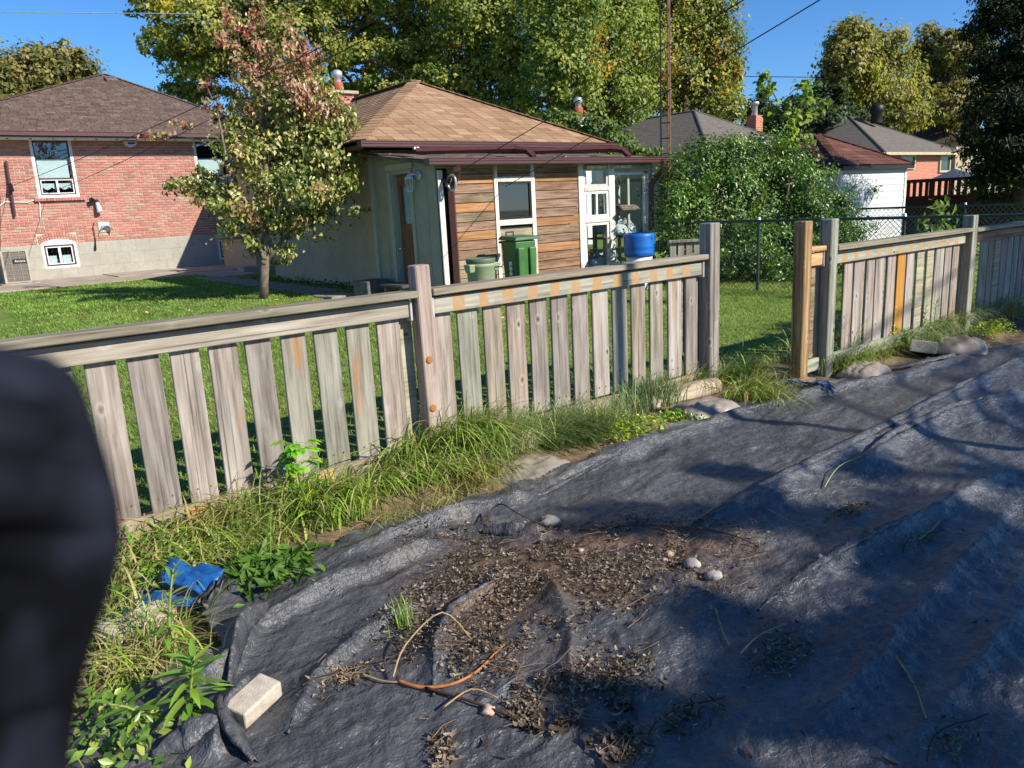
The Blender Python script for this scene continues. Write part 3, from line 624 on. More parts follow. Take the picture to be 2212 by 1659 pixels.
part('corner_board', (.09, .03, 2.15), T(SX+.06, LY-.005, .82), M_WHITEWOOD, sh)
part('header_board', (fx(1405)-SX, .02, .07), T((fx(1405)+SX)/2, LY-.01, 1.955), M_SIDINGG, sh)
# glazed bay at the right of the porch
gx = [fx(1261), fx(1316), fx(1325), fx(1397), fx(1408)]
zt_ = 1.93
def zf(px, py): return float(PY(px, py, LY)[2])
for x0, x1 in ((gx[1]-.02, gx[2]+.02), (gx[3], gx[4])): part('bay_post', (x1-x0, .06, 2.2), T((x0+x1)/2, LY+.0, .85), M_WHITEWOOD, sh)
bands = [(zf(1290, 362), zf(1290, 404)), (zf(1290, 412), zf(1290, 470)), (zf(1290, 480), -.25)]
for i, (a, c) in enumerate(bands):
    f_o = rect_frame(gx[0]+.0, gx[1]-.02, c, a, LY-.01, .05, .06).build('bay_window', M_WHITEWOOD if i != 1 else M_WHITE, sh)
    MB().box2((gx[0]+.05, LY+.02, c+.05), (gx[1]-.07, LY+.024, a-.05)).build('pane', M_GLASS, f_o)
    if i == 1: MB().box2(((gx[0]+gx[1])/2-.02, LY-.012, c+.05), ((gx[0]+gx[1])/2+.02, LY+.03, a-.05)).build('mullion', M_WHITE, f_o)
for a, c in ((bands[0][1], bands[1][0]), (bands[1][1], bands[2][0])): part('bay_rail', (gx[1]-gx[0]-.02, .06, max(.03, a-c)), T((gx[0]+gx[1]-.02)/2, LY, (a+c)/2), M_WHITEWOOD, sh)
sd = rect_frame(gx[2]+.02, gx[3], -.25, zf(1360, 372), LY+.02, .045, .05).build('sliding_door', M_WHITE, sh); MB().box2((gx[2]+.06, LY+.045, -.2), (gx[3]-.04, LY+.049, zf(1360, 372)-.04)).build('pane', M_GLASS, sd)
MB().box2(((gx[2]+gx[3])/2-.0, LY+.06, -.2), ((gx[2]+gx[3])/2+.05, LY+.1, zf(1360, 372)-.04)).build('stile', M_WHITEWOOD, sd)
part('header_beam', (gx[4]-gx[0], .05, .09), T((gx[0]+gx[4])/2, LY+.01, zt_-.03), M_TRIMGREEN, sh)
MB().box2((9.3, 11.9, -.3), (11.3, 11.92, 2.2)).build('porch_back_wall', M_SIDINGG, sh); MB().box2((9.16, LY+.06, -.3), (9.2, 11.9, 2.1)).build('porch_partition', M_SIDINGG, sh); MB().box2((6.56, LY+.1, -.3), (11.3, 11.9, -.26)).build('porch_floor', M_CONC, sh)
rect_frame(0, 1.4, 0, 1.9, 0, .06, .06).build('porch_end_frame', M_WHITEWOOD, sh, M=T(11.25, LY+.15, -.2) @ RZ(R_(90)))
# lean-to roof
lr = MB().slab([(6.28, 9.93, 2.02), (11.42, 9.93, 2.02), (11.42, MY, 2.3), (6.28, MY, 2.3)], (0, 0, -.045)).build('porch_roof', M_FELT, sh)
for i in range(9):
    x0 = 6.26+i*.575; yy = 9.9
    for j, (ya, yb) in enumerate(((9.9, 10.7), (10.66, 11.45), (11.4, 12.08))):
        za = 2.02+(ya-9.93)/2.17*.28; zb = 2.02+(yb-9.93)/2.17*.28
        MB().slab([(x0+.01+.2*(j % 2), ya, za+.012+.004*((i+j) % 3)), (x0+.57+.2*(j % 2), ya, za+.012+.004*((i+j) % 3)), (x0+.57+.2*(j % 2), yb, zb+.006), (x0+.01+.2*(j % 2), yb, zb+.006)], (0, 0, .008)).build('roofing_sheet', M_FELT, lr)
gutter('porch_gutter', 6.2, 11.5, 9.79, 1.95, sh, .1)
def downpipe(pts, parent, w=.062):
    b = MB()
    b.tube(pts, [w]*len(pts), 4); return b.build('downpipe', M_GUTTER, parent)
downpipe([(6.72, 9.85, 1.95), (6.72, 9.85, 1.86), (6.72, 9.9, 1.76), (6.72, 10.04, 1.62), (6.72, 10.045, 1.5), (6.72, 10.045, -.2)], sh)
downpipe([(11.28, 9.85, 1.95), (11.28, 9.86, 1.82), (11.26, 9.95, 1.7), (11.2, 10.03, 1.58), (11.2, 10.04, 1.3), (11.2, 10.04, -.2)], sh)
downpipe([(7.0, 11.45, 2.33), (7.0, 11.40, 2.28), (8.3, 10.45, 2.24), (8.42, 10.25, 2.2), (8.43, 10.1, 2.08)], sh, .055)
downpipe([(9.3, 11.45, 2.33), (9.35, 11.40, 2.28), (10.5, 10.4, 2.24), (10.62, 10.2, 2.2), (10.63, 10.05, 2.08)], sh, .055)
for x in (7.0, 9.3): part('gutter_hanger', (.1, .06, .04), T(x, 11.43, 2.33), M_WHITE, sh)
for x in (9.75, 10.4): part('soffit_block', (.42, .05, .05), T(x, 10.0, 1.9), M_WHITEWOOD, sh)
# lean-to side wall and door (plane X = 6.5, in shade)
DY0, DY1, DZ = 10.86, 11.46, 1.93
b = MB().box2((SX, LY+.03, -.3), (SX+.04, DY0, 1.98)).box2((SX, DY1, -.3), (SX+.04, MY, 2.25)).box2((SX, DY0, DZ), (SX+.04, DY1, 2.1)); sw = b.build('porch_side_wall', M_GREENPAINT, sh)
b = MB().slab([(SX+.002, LY+.03, 1.97), (SX+.002, MY, 1.97), (SX+.002, MY, 2.29), (SX+.002, LY+.03, 2.02)], (.04, 0, 0)); b.build('gable_board', M_GREENPAINT, sh)
for y in (10.4, 11.72): part('batten', (.012, .012, 2.1), T(SX-.004, y, .8), M_TRIMGREEN, sh, 0)
for y0, y1 in ((DY0-.08, DY0), (DY1, DY1+.1)): part('door_casing', (.03, y1-y0, DZ+.25), T(SX-.014, (y0+y1)/2, (DZ-.2)/2), M_TRIMGREEN, sh)
part('door_casing', (.03, DY1-DY0+.26, .1), T(SX-.016, (DY0+DY1)/2+.01, DZ+.09), M_TRIMGREEN, sh)
part('wall_trim', (.05, .1, 2.5), T(SX-.02, MY+.0, 1.0), M_TRIMGREEN, sh)
for y in (DY0+.008, DY1-.008): MB().box2((SX-.0, y-.008, -.2), (SX+.16, y+.008, DZ)).build('door_jamb', M_TRIMGREEN, sh)
MB().box2((SX, DY0, DZ-.02), (SX+.16, DY1, DZ)).build('door_jamb', M_TRIMGREEN, sh)
dz0, dz1 = 1.12, 1.72; dx = SX+.1
b = MB().box2((dx, DY0+.01, -.2), (dx+.04, DY1-.01, dz0)).box2((dx, DY0+.01, dz1), (dx+.04, DY1-.01, DZ-.02)).box2((dx, DY0+.01, dz0), (dx+.04, DY0+.1, dz1)).box2((dx, DY1-.1, dz0), (dx+.04, DY1-.01, dz1))
dr = b.build('door', M_DOOR, sh)
MB().box2((dx+.015, DY0+.1, dz0), (dx+.02, DY1-.1, dz1)).build('pane', M_GLASSR, dr); MB().box2((dx+.06, DY0+.25, dz0-.1), (dx+.065, DY1-.05, dz1+.1)).build('curtain', M_CURTAIN, dr)
for y0, y1 in ((DY0+.08, DY0+.27), (DY0+.33, DY1-.08)): rect_frame(0, y1-y0, 0, .95, 0, .015, .012).build('panel_moulding', M_DOOR, dr, M=T(dx-.006, y1, 0.0) @ RZ(R_(-90)))
MB().tube([(dx, DY1-.09, .72), (dx-.07, DY1-.09, .72)], [.012, .012], 8).build('knob_stem', M_GALV, dr); MB().lathe([(0, -.03), (.022, -.022), (.03, 0), (.022, .022), (0, .03)], 12, (dx-.08, DY1-.09, .72)).build('knob', M_GALV, dr, True)
wl = thing('wall_lantern', (SX-.02, 10.55, 1.85), 'white glass sided lantern lamp beside the porch door', 'lamp')
lp_ = PX(885, 389, SX-.1); ly, lz = float(lp_[1]), float(lp_[2])
MB().tube([(SX-.005, ly-.14, lz+.06), (SX-.03, ly-.14, lz+.06)], .075, 14).build('wall_plate', M_LAMP, wl, True); MB().tube([(SX-.03, ly-.14, lz+.07), (SX-.08, ly-.06, lz+.09), (SX-.1, ly, lz+.06)], .016, 8).build('arm', M_LAMP, wl, True)
MB().lathe([(.0, .1), (.03, .09), (.09, .03), (.095, .015), (0, .015)], 4, (SX-.1, ly, lz)).build('hood', M_LAMP, wl)
for a in range(4): MB().tube([(SX-.1+.085*math.cos(a*math.pi/2), ly+.085*math.sin(a*math.pi/2), lz+.015), (SX-.1+.06*math.cos(a*math.pi/2), ly+.06*math.sin(a*math.pi/2), lz-.17)], .007, 4).build('bar', M_LAMP, wl)
MB().lathe([(.082, .012), (.057, -.168)], 4, (SX-.1, ly, lz)).build('glass', M_GLASS, wl); MB().lathe([(0, -.165), (.064, -.165), (.064, -.18), (0, -.18)], 4, (SX-.1, ly, lz)).build('base', M_LAMP, wl)
pu = thing('clothesline_pulley', (6.62, 9.97, 1.72), 'black and silver clothesline pulley wheel under the porch gutter at the corner', 'pulley')
MB().tube([(6.6, LY, 1.75), (6.6, 9.92, 1.72)], .03, 8).build('bracket', M_BLACKPL, pu); wx = (6.64, 9.9, 1.7)
b = MB()
for i in range(20):
    a0, a1 = 2*math.pi*i/20, 2*math.pi*(i+1)/20; b.tube([(wx[0], wx[1]+.11*math.cos(a0), wx[2]+.11*math.sin(a0)), (wx[0], wx[1]+.11*math.cos(a1), wx[2]+.11*math.sin(a1))], .018, 6)
b.build('rim', M_GALV, pu); b = MB()
for i in range(5): a = 2*math.pi*i/5; b.tube([wx, (wx[0], wx[1]+.1*math.cos(a), wx[2]+.1*math.sin(a))], .012, 5)
b.build('spoke', M_BLACKPL, pu)
# things inside the glazed bay
shf = thing('porch_shelf', (10.6, 10.9, 0), 'grey shelf of stacked boards seen through the porch glass', 'shelf')
for i in range(5): part('shelf_board', (1.3, .3, .022), T(10.78+.03*i, 10.28+.12*i, 1.17+.03*(i % 3)) @ RZ(.9+.06*i) @ RY(-.03), M_GREYWOOD, shf, .002)
for x, y in ((10.35, 10.45), (10.55, 10.9), (11.2, 10.9)): part('shelf_post', (.05, .05, 2.1), T(x, y, .8), M_WHITEWOOD, shf)
def sack(name, c, d, mat, label, cat, group=None, seed=0, rz=0, sag=.35):
    """a lumpy filled bag: flattened cushion with pinched seams and creases"""
    nu, nv = 28, 20; V = []; Fc = []
    for i in range(nu+1):
        for j in range(nv+1):
            u_, v_ = i/nu*2-1, j/nv*2-1
            V.append((u_, v_))
    A = np.array(V); e = (1-np.abs(A[:, 0])**3)**.6*(1-np.abs(A[:, 1])**3)**.6
    cr = fbm(A[:, 0]*3+seed, A[:, 1]*5, seed, 4)-.5; crease = np.abs(fbm(A[:, 0]*2+seed*3, A[:, 1]*9, seed+5, 3)-.5)
    top = d[2]*e*(.75+.5*cr)-d[2]*.18*crease*e*2; pin = 1-.10*(np.abs(A[:, 1])**2)*(np.abs(A[:, 0])**6)
    X = A[:, 0]*d[0]/2*pin; Y = A[:, 1]*d[1]/2*(1-.12*np.abs(A[:, 0])**4)
    Vt = np.stack([X, Y, top+.005], 1); Vb = np.stack([X, Y, -d[2]*.25*e-.005], 1); n = nv+1
    F1 = [(i*n+j, (i+1)*n+j, (i+1)*n+j+1, i*n+j+1) for i in range(nu) for j in range(nv)]; o = len(Vt)
    F2 = [(o+a, o+d_, o+c_, o+b_) for a, b_, c_, d_ in F1]
    per = [(i*n) for i in range(nu)]+[nu*n+j for j in range(nv)]+[i*n+nv for i in range(nu, 0, -1)]+[j for j in range(nv, 0, -1)]
    F3 = [(per[i], o+per[i], o+per[(i+1) % len(per)], per[(i+1) % len(per)]) for i in range(len(per))]
    me = mesh_from(name, np.concatenate([Vt, Vb]), F1+F2+F3, mat, True)
    return tag(obj(name, me, None, T(c) @ RZ(rz)), label, cat, group)
sack('white_sack', (10.72, 10.4, .72), (.62, .5, .3), M_BAGW, 'crumpled white plastic sack on the shelf behind the porch glass', 'sack', seed=3)
sack('white_sack', (11.08, 10.5, .72), (.42, .4, .2), M_BAGW, 'small white plastic sack at the right end of the porch shelf', 'sack', seed=8)
sack('white_sack', (10.25, 10.5, .1), (.8, .5, .34), M_BAGW, 'white and blue sack lying low behind the porch glass', 'sack', seed=5)
part('lower_shelf', (1.1, .6, .03), T(10.75, 10.5, .64), M_GREYWOOD, shf)
tag(MB().tube([PY(1267, 538, 10.3), PY(1300, 566, 10.35)], .018, 6).build('wooden_stick', M_NEWWOOD), 'thin wooden stick leaning inside the low porch window', 'stick')
# ------------------------------------------------------------------ bins by the porch
GZ = -.2
gc = thing('green_cart', (7.75, 9.55, GZ), 'tall green wheeled waste cart with dark lid handle against the cedar boards', 'waste cart')
c0, c1 = PY(1113, 560, 9.3), PY(1162, 540, 9.3); x0, x1 = float(c0[0]), float(c1[0]); zt = float(PY(1125, 520, 9.3)[2])
def taper(x0, x1, y0, y1, z0, z1, t): 
    return [(x0+t, y0+t, z0), (x1-t, y0+t, z0), (x1-t, y1-t, z0), (x0+t, y1-t, z0), (x0, y0, z1), (x1, y0, z1), (x1, y1, z1), (x0, y1, z1)]
QF = [(0, 3, 2, 1), (4, 5, 6, 7), (0, 1, 5, 4), (1, 2, 6, 5), (2, 3, 7, 6), (3, 0, 4, 7)]
def bevobj(name, V, Fc, mat, parent, bev=.02, seg=2):
    me = mesh_from(name, V, Fc); bm = bmesh.new(); bm.from_mesh(me); bmesh.ops.recalc_face_normals(bm, faces=bm.faces); bmesh.ops.bevel(bm, geom=list(bm.edges), offset=bev, segments=seg, affect='EDGES', profile=.5); bm.to_mesh(me); bm.free()
    return obj(name, me, parent, None, mat)
bevobj('body', taper(x0+.02, x1-.03, 9.3, 9.68, GZ+.06, zt, .04), QF, M_GREENCART, gc, .03)
for xx in (x0+.11, x1-.12): bevobj('front_rib', taper(xx-.07, xx+.07, 9.26, 9.34, GZ+.06, zt-.1, .02), QF, M_GREENCART, gc, .025)
bevobj('lid', [(x0-.01, 9.27, zt+.0), (x1+.03, 9.25, zt+.01), (x1+.02, 9.72, zt+.02), (x0-.01, 9.72, zt+.02), (x0+.03, 9.3, zt+.06), (x1-.0, 9.28, zt+.06), (x1-.03, 9.68, zt+.08), (x0+.03, 9.68, zt+.08)], QF, M_GREENCART2, gc, .015)
MB().tube([(x0+.08, 9.6, zt+.06), (x0+.08, 9.6, zt+.13), (x0+.22, 9.6, zt+.13), (x0+.22, 9.6, zt+.06)], .012, 8).build('lid_handle', M_BLACKPL, gc)
MB().tube([(x0+.05, 9.75, zt-.02), (x1-.05, 9.75, zt-.02)], .018, 8).build('push_handle', M_BLACKPL, gc)
for x in (x0+.06, x1-.07): MB().tube([(x-.03, 9.68, GZ+.12), (x+.03, 9.68, GZ+.12)], .12, 16).build('wheel', M_BLACKPL, gc)
for i in range(3): MB().box2((x0+.01, 9.42, zt-.52+i*.075), (x0+.03, 9.47, zt-.46+i*.075)).build('side_lettering', M_WHITE, gc)
tc = thing('trash_can', (6.75, 9.25, GZ), 'round sage green ribbed trash can with a second bin nested in it', 'trash can')
ra, rb_ = PY(1005, 566, 9.3), PY(1070, 566, 9.3); cx_, rad = float(ra[0]+rb_[0])/2, float(rb_[0]-ra[0])/2*.82; zr = float(ra[2])
b = MB(); n = 48; prof = [(.78, GZ), (.8, GZ+.04), (.96, zr-.09), (.985, zr-.085), (.985, zr-.045), (.94, zr-.04), (.9, zr-.05), (.74, GZ+.04), (0, GZ+.04)]
base = len(b.v)
for r, z in prof:
    for q in range(n): a = 2*math.pi*q/n; rr_ = rad*r*(1+(.012 if q % 4 < 2 and z < zr-.1 else 0)); b.v.append((cx_+rr_*math.cos(a), 9.3+rr_*math.sin(a), z)); b.c.append(.5)
for i in range(len(prof)-1):
    for q in range(n): b.f.append((i*n+q, i*n+(q+1) % n, (i+1)*n+(q+1) % n, (i+1)*n+q))
b.build('body', M_CAN, tc, True)
MB().lathe([(.86*rad, zr-.2), (.93*rad, zr-.04), (.97*rad, zr-.02), (1.0*rad, zr+.03), (.97*rad, zr+.035), (.9*rad, zr-.02), (.8*rad, zr-.35), (0, zr-.35)], 40, (cx_, 9.3, 0)).build('inner_bin', M_CAN2, tc, True)
for s in (-1, 1): bevobj('handle', taper(cx_+s*rad*.98-.07, cx_+s*rad*.98+.07, 9.18, 9.34, zr-.16, zr-.04, .02), QF, M_CAN, tc, .015)
for i in range(3): MB().box2((cx_+.12+i*.045, 9.3-rad*.955, zr-.115), (cx_+.145+i*.045, 9.3-rad*.87, zr-.09)).build('vent_slot', M_BLACKPL, tc)
bb = thing('blue_barrel', (10.1, 9.3, GZ), 'bright blue plastic barrel standing on a white stand beside the porch glass', 'barrel')
ra, rb_ = PY(1346, 515, 9.3), PY(1414, 515, 9.3); cx_, rad = float(ra[0]+rb_[0])/2, float(rb_[0]-ra[0])/2*.68; zb, zT = float(PY(1380, 553, 9.3)[2]), float(PY(1380, 506, 9.3)[2])+.02
h = zT-zb
MB().lathe([(0, zb), (.92*rad, zb), (.96*rad, zb+.02), (.97*rad, zb+.12*h), (.985*rad, zb+.16*h), (.97*rad, zb+.2*h), (.975*rad, zb+.36*h), (.99*rad, zb+.4*h), (.98*rad, zb+.44*h), (1.0*rad, zb+.85*h), (.99*rad, zb+.94*h), (.93*rad, zb+h), (.85*rad, zb+h*.99), (.8*rad, zb+h*.9), (0, zb+h*.9)], 40, (cx_, 9.3, 0)).build('drum', M_BLUE, bb, True)
MB().lathe([(.84*rad, GZ), (.84*rad, zb-.004), (0, zb-.004)], 32, (cx_, 9.3, 0)).build('stand', M_BAGW, bb, True)
# stone block, plank bench by the door
cb = PX(805, 620, 6.2); tag(obj('stone_block', bbox(.5, .42, .42, .015), None, T(6.12, float(cb[1])-.15, .02) @ RZ(.15), plain('dark_block', lin('#6d6c66'), .95, .1, var=.25, scale=12, bump=.5)), 'grey concrete block standing against the stucco wall beside the door', 'block')
be = thing('plank_bench', (6.1, 10.95, -.2), 'low dark plank bench under the porch door', 'bench'); part('seat', (.34, .75, .06), T(6.2, 10.95, .16), plain('dark_plank', lin('#4c4a44'), .9), be, .02)
for y in (10.7, 11.2): part('leg', (.26, .06, .33), T(6.2, y, -.035), M_SIDINGG, be)
# ------------------------------------------------------------------ picket fence
def ln_(p, q, x): return p[1]+(q[1]-p[1])*(x-p[0])/(q[0]-p[0])
def fence_slat(parent, xa, xb, Y, z0, z1, mat=M_GREYWOOD, g=random.Random(5), dy=0):
    wd = xb-xa; o = part('slat', (wd, .019, z1-z0), T((xa+xb)/2, Y+.0095+dy+g.uniform(-.002, .002), (z0+z1)/2) @ RY(g.uniform(-.006, .006)) @ RZ(g.uniform(-.03, .03)), mat, parent, .003)
    return o
def nails(parent, x, Y, zs):
    for z in zs: MB().tube([(x, Y-.003, z), (x, Y+.002, z)], .005, 6).build('nail', M_RUST, parent)
FY = 3.6
fl = thing('picket_fence', (2.2, FY, 0), 'long weathered grey picket fence in the foreground left of the opening', 'fence')
L1 = [(88, 152), (177, 248), (271, 342), (363, 427), (446, 509), (527, 583), (603.5, 657), (676, 728), (746, 796), (812, 860)]
L2 = [(925, 973), (987, 1029.5), (1043.5, 1082.6), (1093.5, 1132.5), (1143.5, 1179.4), (1190, 1225), (1235, 1268.5), (1279, 1312), (1322.5, 1354), (1364, 1393.5), (1404, 1432.5), (1443.4, 1472.5), (1481, 1507.5)]
g = random.Random(21)
for a, c in L1:
    y = ln_((118, 784), (886, 680), (a+c)/2); xa, xb = PY(a, y, FY)[0], PY(c, y, FY)[0]
    fence_slat(fl, xa, xb, FY, .035+g.uniform(-.01, .01), .85, g=g)
fence_slat(fl, PY(858, 682, FY+.03)[0], PY(886, 680, FY+.03)[0], FY+.022, .05, .85, M_SIDINGG, g)
for x0 in (-.16, -.33): fence_slat(fl, x0, x0+.13, FY, .04, .85, g=g)
for i, (a, c) in enumerate(L2):
    y = ln_((939, 672.6), (1531, 582), (a+c)/2); xa, xb = PY(a, y, FY)[0], PY(c, y, FY)[0]
    fence_slat(fl, xa, xb, FY, .035+g.uniform(-.01, .012), .85, g=g)
fence_slat(fl, PY(1508, 586, FY+.03)[0], PY(1519, 584, FY+.03)[0], FY+.022, .12, .85, M_SIDING, g)
fence_slat(fl, PY(1470, 592, FY+.03)[0], PY(1478, 591, FY+.03)[0]+.05, FY+.022, .2, .85, M_SIDINGG, g)
def post(parent, xc, yc, z0, z1, mat, s=.092, tilt=(0, 0)): return part('post', (s, s, z1-z0), T(xc, yc, (z0+z1)/2) @ RY(tilt[0]) @ RX(tilt[1]), mat, parent, .006)
pA, pB = PY(899.5, 574, FY-.09), PY(931, 572, FY-.09); xm = (pA[0]+pB[0])/2; zm = float(pA[2]); wm = float(pB[0]-pA[0])
mp_ = post(fl, xm, FY-.09+wm/2, -.35, zm, M_POSTWOOD, wm, (-.012, 0))
for zk in (.52, .25):
    kx = xm-.012; MB().lathe([(.0, .008), (.016, .006), (.022, 0)], 12).build('knot', plain('knot_wood', lin('#a06a35'), .8), mp_, M=T(kx, FY-.092, zk) @ RX(R_(90)))
pC, pD_ = PY(1536, 482, FY-.09), PY(1556.5, 481, FY-.09); xr = (pC[0]+pD_[0])/2; zr = float(pC[2]); wr = float(pD_[0]-pC[0]); post(fl, xr, FY-.09+wr/2, -.35, zr, M_GREYWOOD, wr)
post(fl, -.55, FY-.04, -.35, 1.03, M_POSTWOOD)
CT = .897
def cap(parent, x0, x1, Y, zt, mat=M_CAPWOOD, d=.12): return part('cap_rail', (x1-x0, d, .038), T((x0+x1)/2, Y-.035, zt-.019) @ RY(random.uniform(-.002, .002)), mat, parent, .005)
def rail(parent, x0, x1, Y, zt, mat, h=.092): return part('rail', (x1-x0, .036, h), T((x0+x1)/2, Y-.0195, zt-.038-.012-h/2), mat, parent, .004)
cap(fl, -.8, xm-wm/2-.004, FY, CT); cap(fl, xm+wm/2+.012, xr-wr/2+.01, FY+.02, CT)
rail(fl, -.8, xm-wm/2-.03, FY, CT, M_RAILWOOD); rail(fl, xm+wm/2+.03, xr-wr/2-.03, FY, CT-.002, M_STRIPED)
part('back_rail', (xm+.7, .036, .09), T((xm-.8)/2, FY+.06, .8), M_RAILWOOD, fl); part('back_rail', (xr-xm-.1, .036, .09), T((xr+xm)/2, FY+.06, .8), M_RAILWOOD, fl)
for x in (xm-wm/2-.028, xm+wm/2+.02, xr-wr/2-.026): part('bracket', (.014, .05, .11), T(x, FY-.025, CT-.105), M_GALV, fl, .002)
for (a, c) in L1+L2:
    y = 700; x = (PY(a, ln_((118, 784), (886, 680), a) if a < 900 else ln_((939, 672.6), (1531, 582), a), FY)[0]+PY(c, ln_((118, 784), (886, 680), c) if a < 900 else ln_((939, 672.6), (1531, 582), c), FY)[0])/2
    for dx_ in (-.028, .03): nails(fl, x+dx_, FY-.002, (.10,))
part('kick_board', (xm+.62, .032, .11), T((xm-.62)/2, FY-.022, -.012), M_RAILWOOD, fl); part('kick_board', (xr-xm-.12, .032, .1), T((xr+xm)/2, FY-.02, -.018), M_RAILWOOD, fl)
for x in (.85, 1.5, 2.0): part('kick_patch', (.09, .008, .095), T(x, FY-.043, -.012), M_NEWRAIL, fl, .001)
# fence right of the opening, a step nearer
RYF = 3.2
fr = thing('picket_fence', (7, RYF, 0), 'weathered picket fence right of the opening with one amber slat', 'fence')
L3 = [(1767, 1787.5), (1825, 1844), (1848.6, 1869), (1874, 1892), (1894, 1913), (1919, 1937.5), (1941, 1958), (1962, 1977), (1984, 1999.5), (2005, 2020), (2023, 2040.6), (2044, 2057), (2060.5, 2075.5), (2076.5, 2087)]
L4 = [(2122, 2136), (2138, 2149), (2152, 2164), (2166, 2178), (2180, 2190), (2193, 2203), (2205, 2216), (2219, 2230), (2233, 2244)]
g = random.Random(31)
for i, (a, c) in enumerate(L3+L4):
    y = ln_((1817.5, 556), (2100.6, 522), (a+c)/2); xa, xb = PY(a, y, RYF)[0], PY(c, y, RYF)[0]
    fence_slat(fr, xa, xb, RYF, .04+g.uniform(-.01, .01), .85, M_ORANGESLAT if i == 6 else (M_SIDINGG if i in (8, 9, 16) else M_GREYWOOD), g)
fence_slat(fr, PY(1753, 565, RYF)[0], PY(1762, 564, RYF)[0], RYF, .05, .85, M_SIDING, g)
def post_px(a, c, yt, mat, z0=-.35):
    A, B = PY(a, yt, RYF-.09), PY(c, yt, RYF-.09); s = max(.085, min(.1, float(B[0]-A[0]))); return float(A[0]), s, float(A[2]), post(fr, float(A[0])+s/2, RYF-.09+s/2, z0, float(A[2]), mat, s)
xo, so_, zo, _ = post_px(1741, 1757, 478, M_NEWWOOD); x2, s2, z2, _ = post_px(1798, 1820, 473, M_GREYWOOD); xf, sf, zf_, _ = post_px(2105, 2118, 465, M_GREYWOOD)
CR = .9
cap(fr, xo+so_, x2+.004, RYF+.02, CR+.0, M_NEWRAIL, .09); rail(fr, xo+so_+.002, x2-.01, RYF, CR-.0, M_NEWRAIL)
cap(fr, x2+s2+.004, xf+.01, RYF, CR-.01); rail(fr, x2+s2+.01, xf-.02, RYF, CR-.01, M_STRIPED); cap(fr, xf+sf, 10.2, RYF, CR-.02); rail(fr, xf+sf, 10.2, RYF, CR-.02, M_SIDING)
part('kick_board', (xf-xo, .034, .1), T((xf+xo)/2+.05, RYF-.02, .0), M_RAILWOOD, fr); part('kick_board', (1.8, .034, .1), T(xf+1.0, RYF-.02, -.0), M_GREYWOOD, fr)
part('bracket', (.014, .05, .11), T(x2-.012, RYF-.025, CR-.1), M_GALV, fr, .002)
# small picket panel by the hedge
sp = thing('short_picket_fence', (9.0, 7.2, 0), 'short shaded picket panel standing in front of the hedge behind the fence', 'fence')
pa, pb = PD(1446, 519, 11), PD(1546, 513, 11); dv_ = Vector(pb-pa); L_ = math.hypot(dv_.x, dv_.y); rz_ = math.atan2(dv_.y, dv_.x); Mz = T(pa[0], pa[1], 0) @ RZ(rz_); zt = float(pa[2])
part('cap_rail', (L_+.04, .1, .04), Mz @ T(L_/2, 0, zt-.02), M_GREYWOOD, sp); part('rail', (L_, .035, .09), Mz @ T(L_/2, .03, zt-.09), M_GREYWOOD, sp)
for i in range(6): part('slat', (.085, .02, zt+.2), Mz @ T(.05+i*.115, 0, (zt-.05-.2)/2), M_GREYWOOD, sp, .002)
# landscape timber in front of the left fence
tm = thing('landscape_timber', (3.4, 3.42, -.05), 'pale rounded landscape timber lying along the foot of the fence', 'timber')
pts_ = [PZ(640, 1150, -.06), PZ(980, 985, -.04), PZ(1300, 893, -.03), PZ(1525, 818, -.02)]
xs_t = np.linspace(1.28, xr-.05, 22)
MB().tube([(x, 3.46+.02*math.sin(x*2), -.075+.012*math.sin(x*3.1)) for x in xs_t], [.075+.006*math.sin(i*1.7) for i in range(22)], 10).build('beam', M_TIMBER, tm, True)
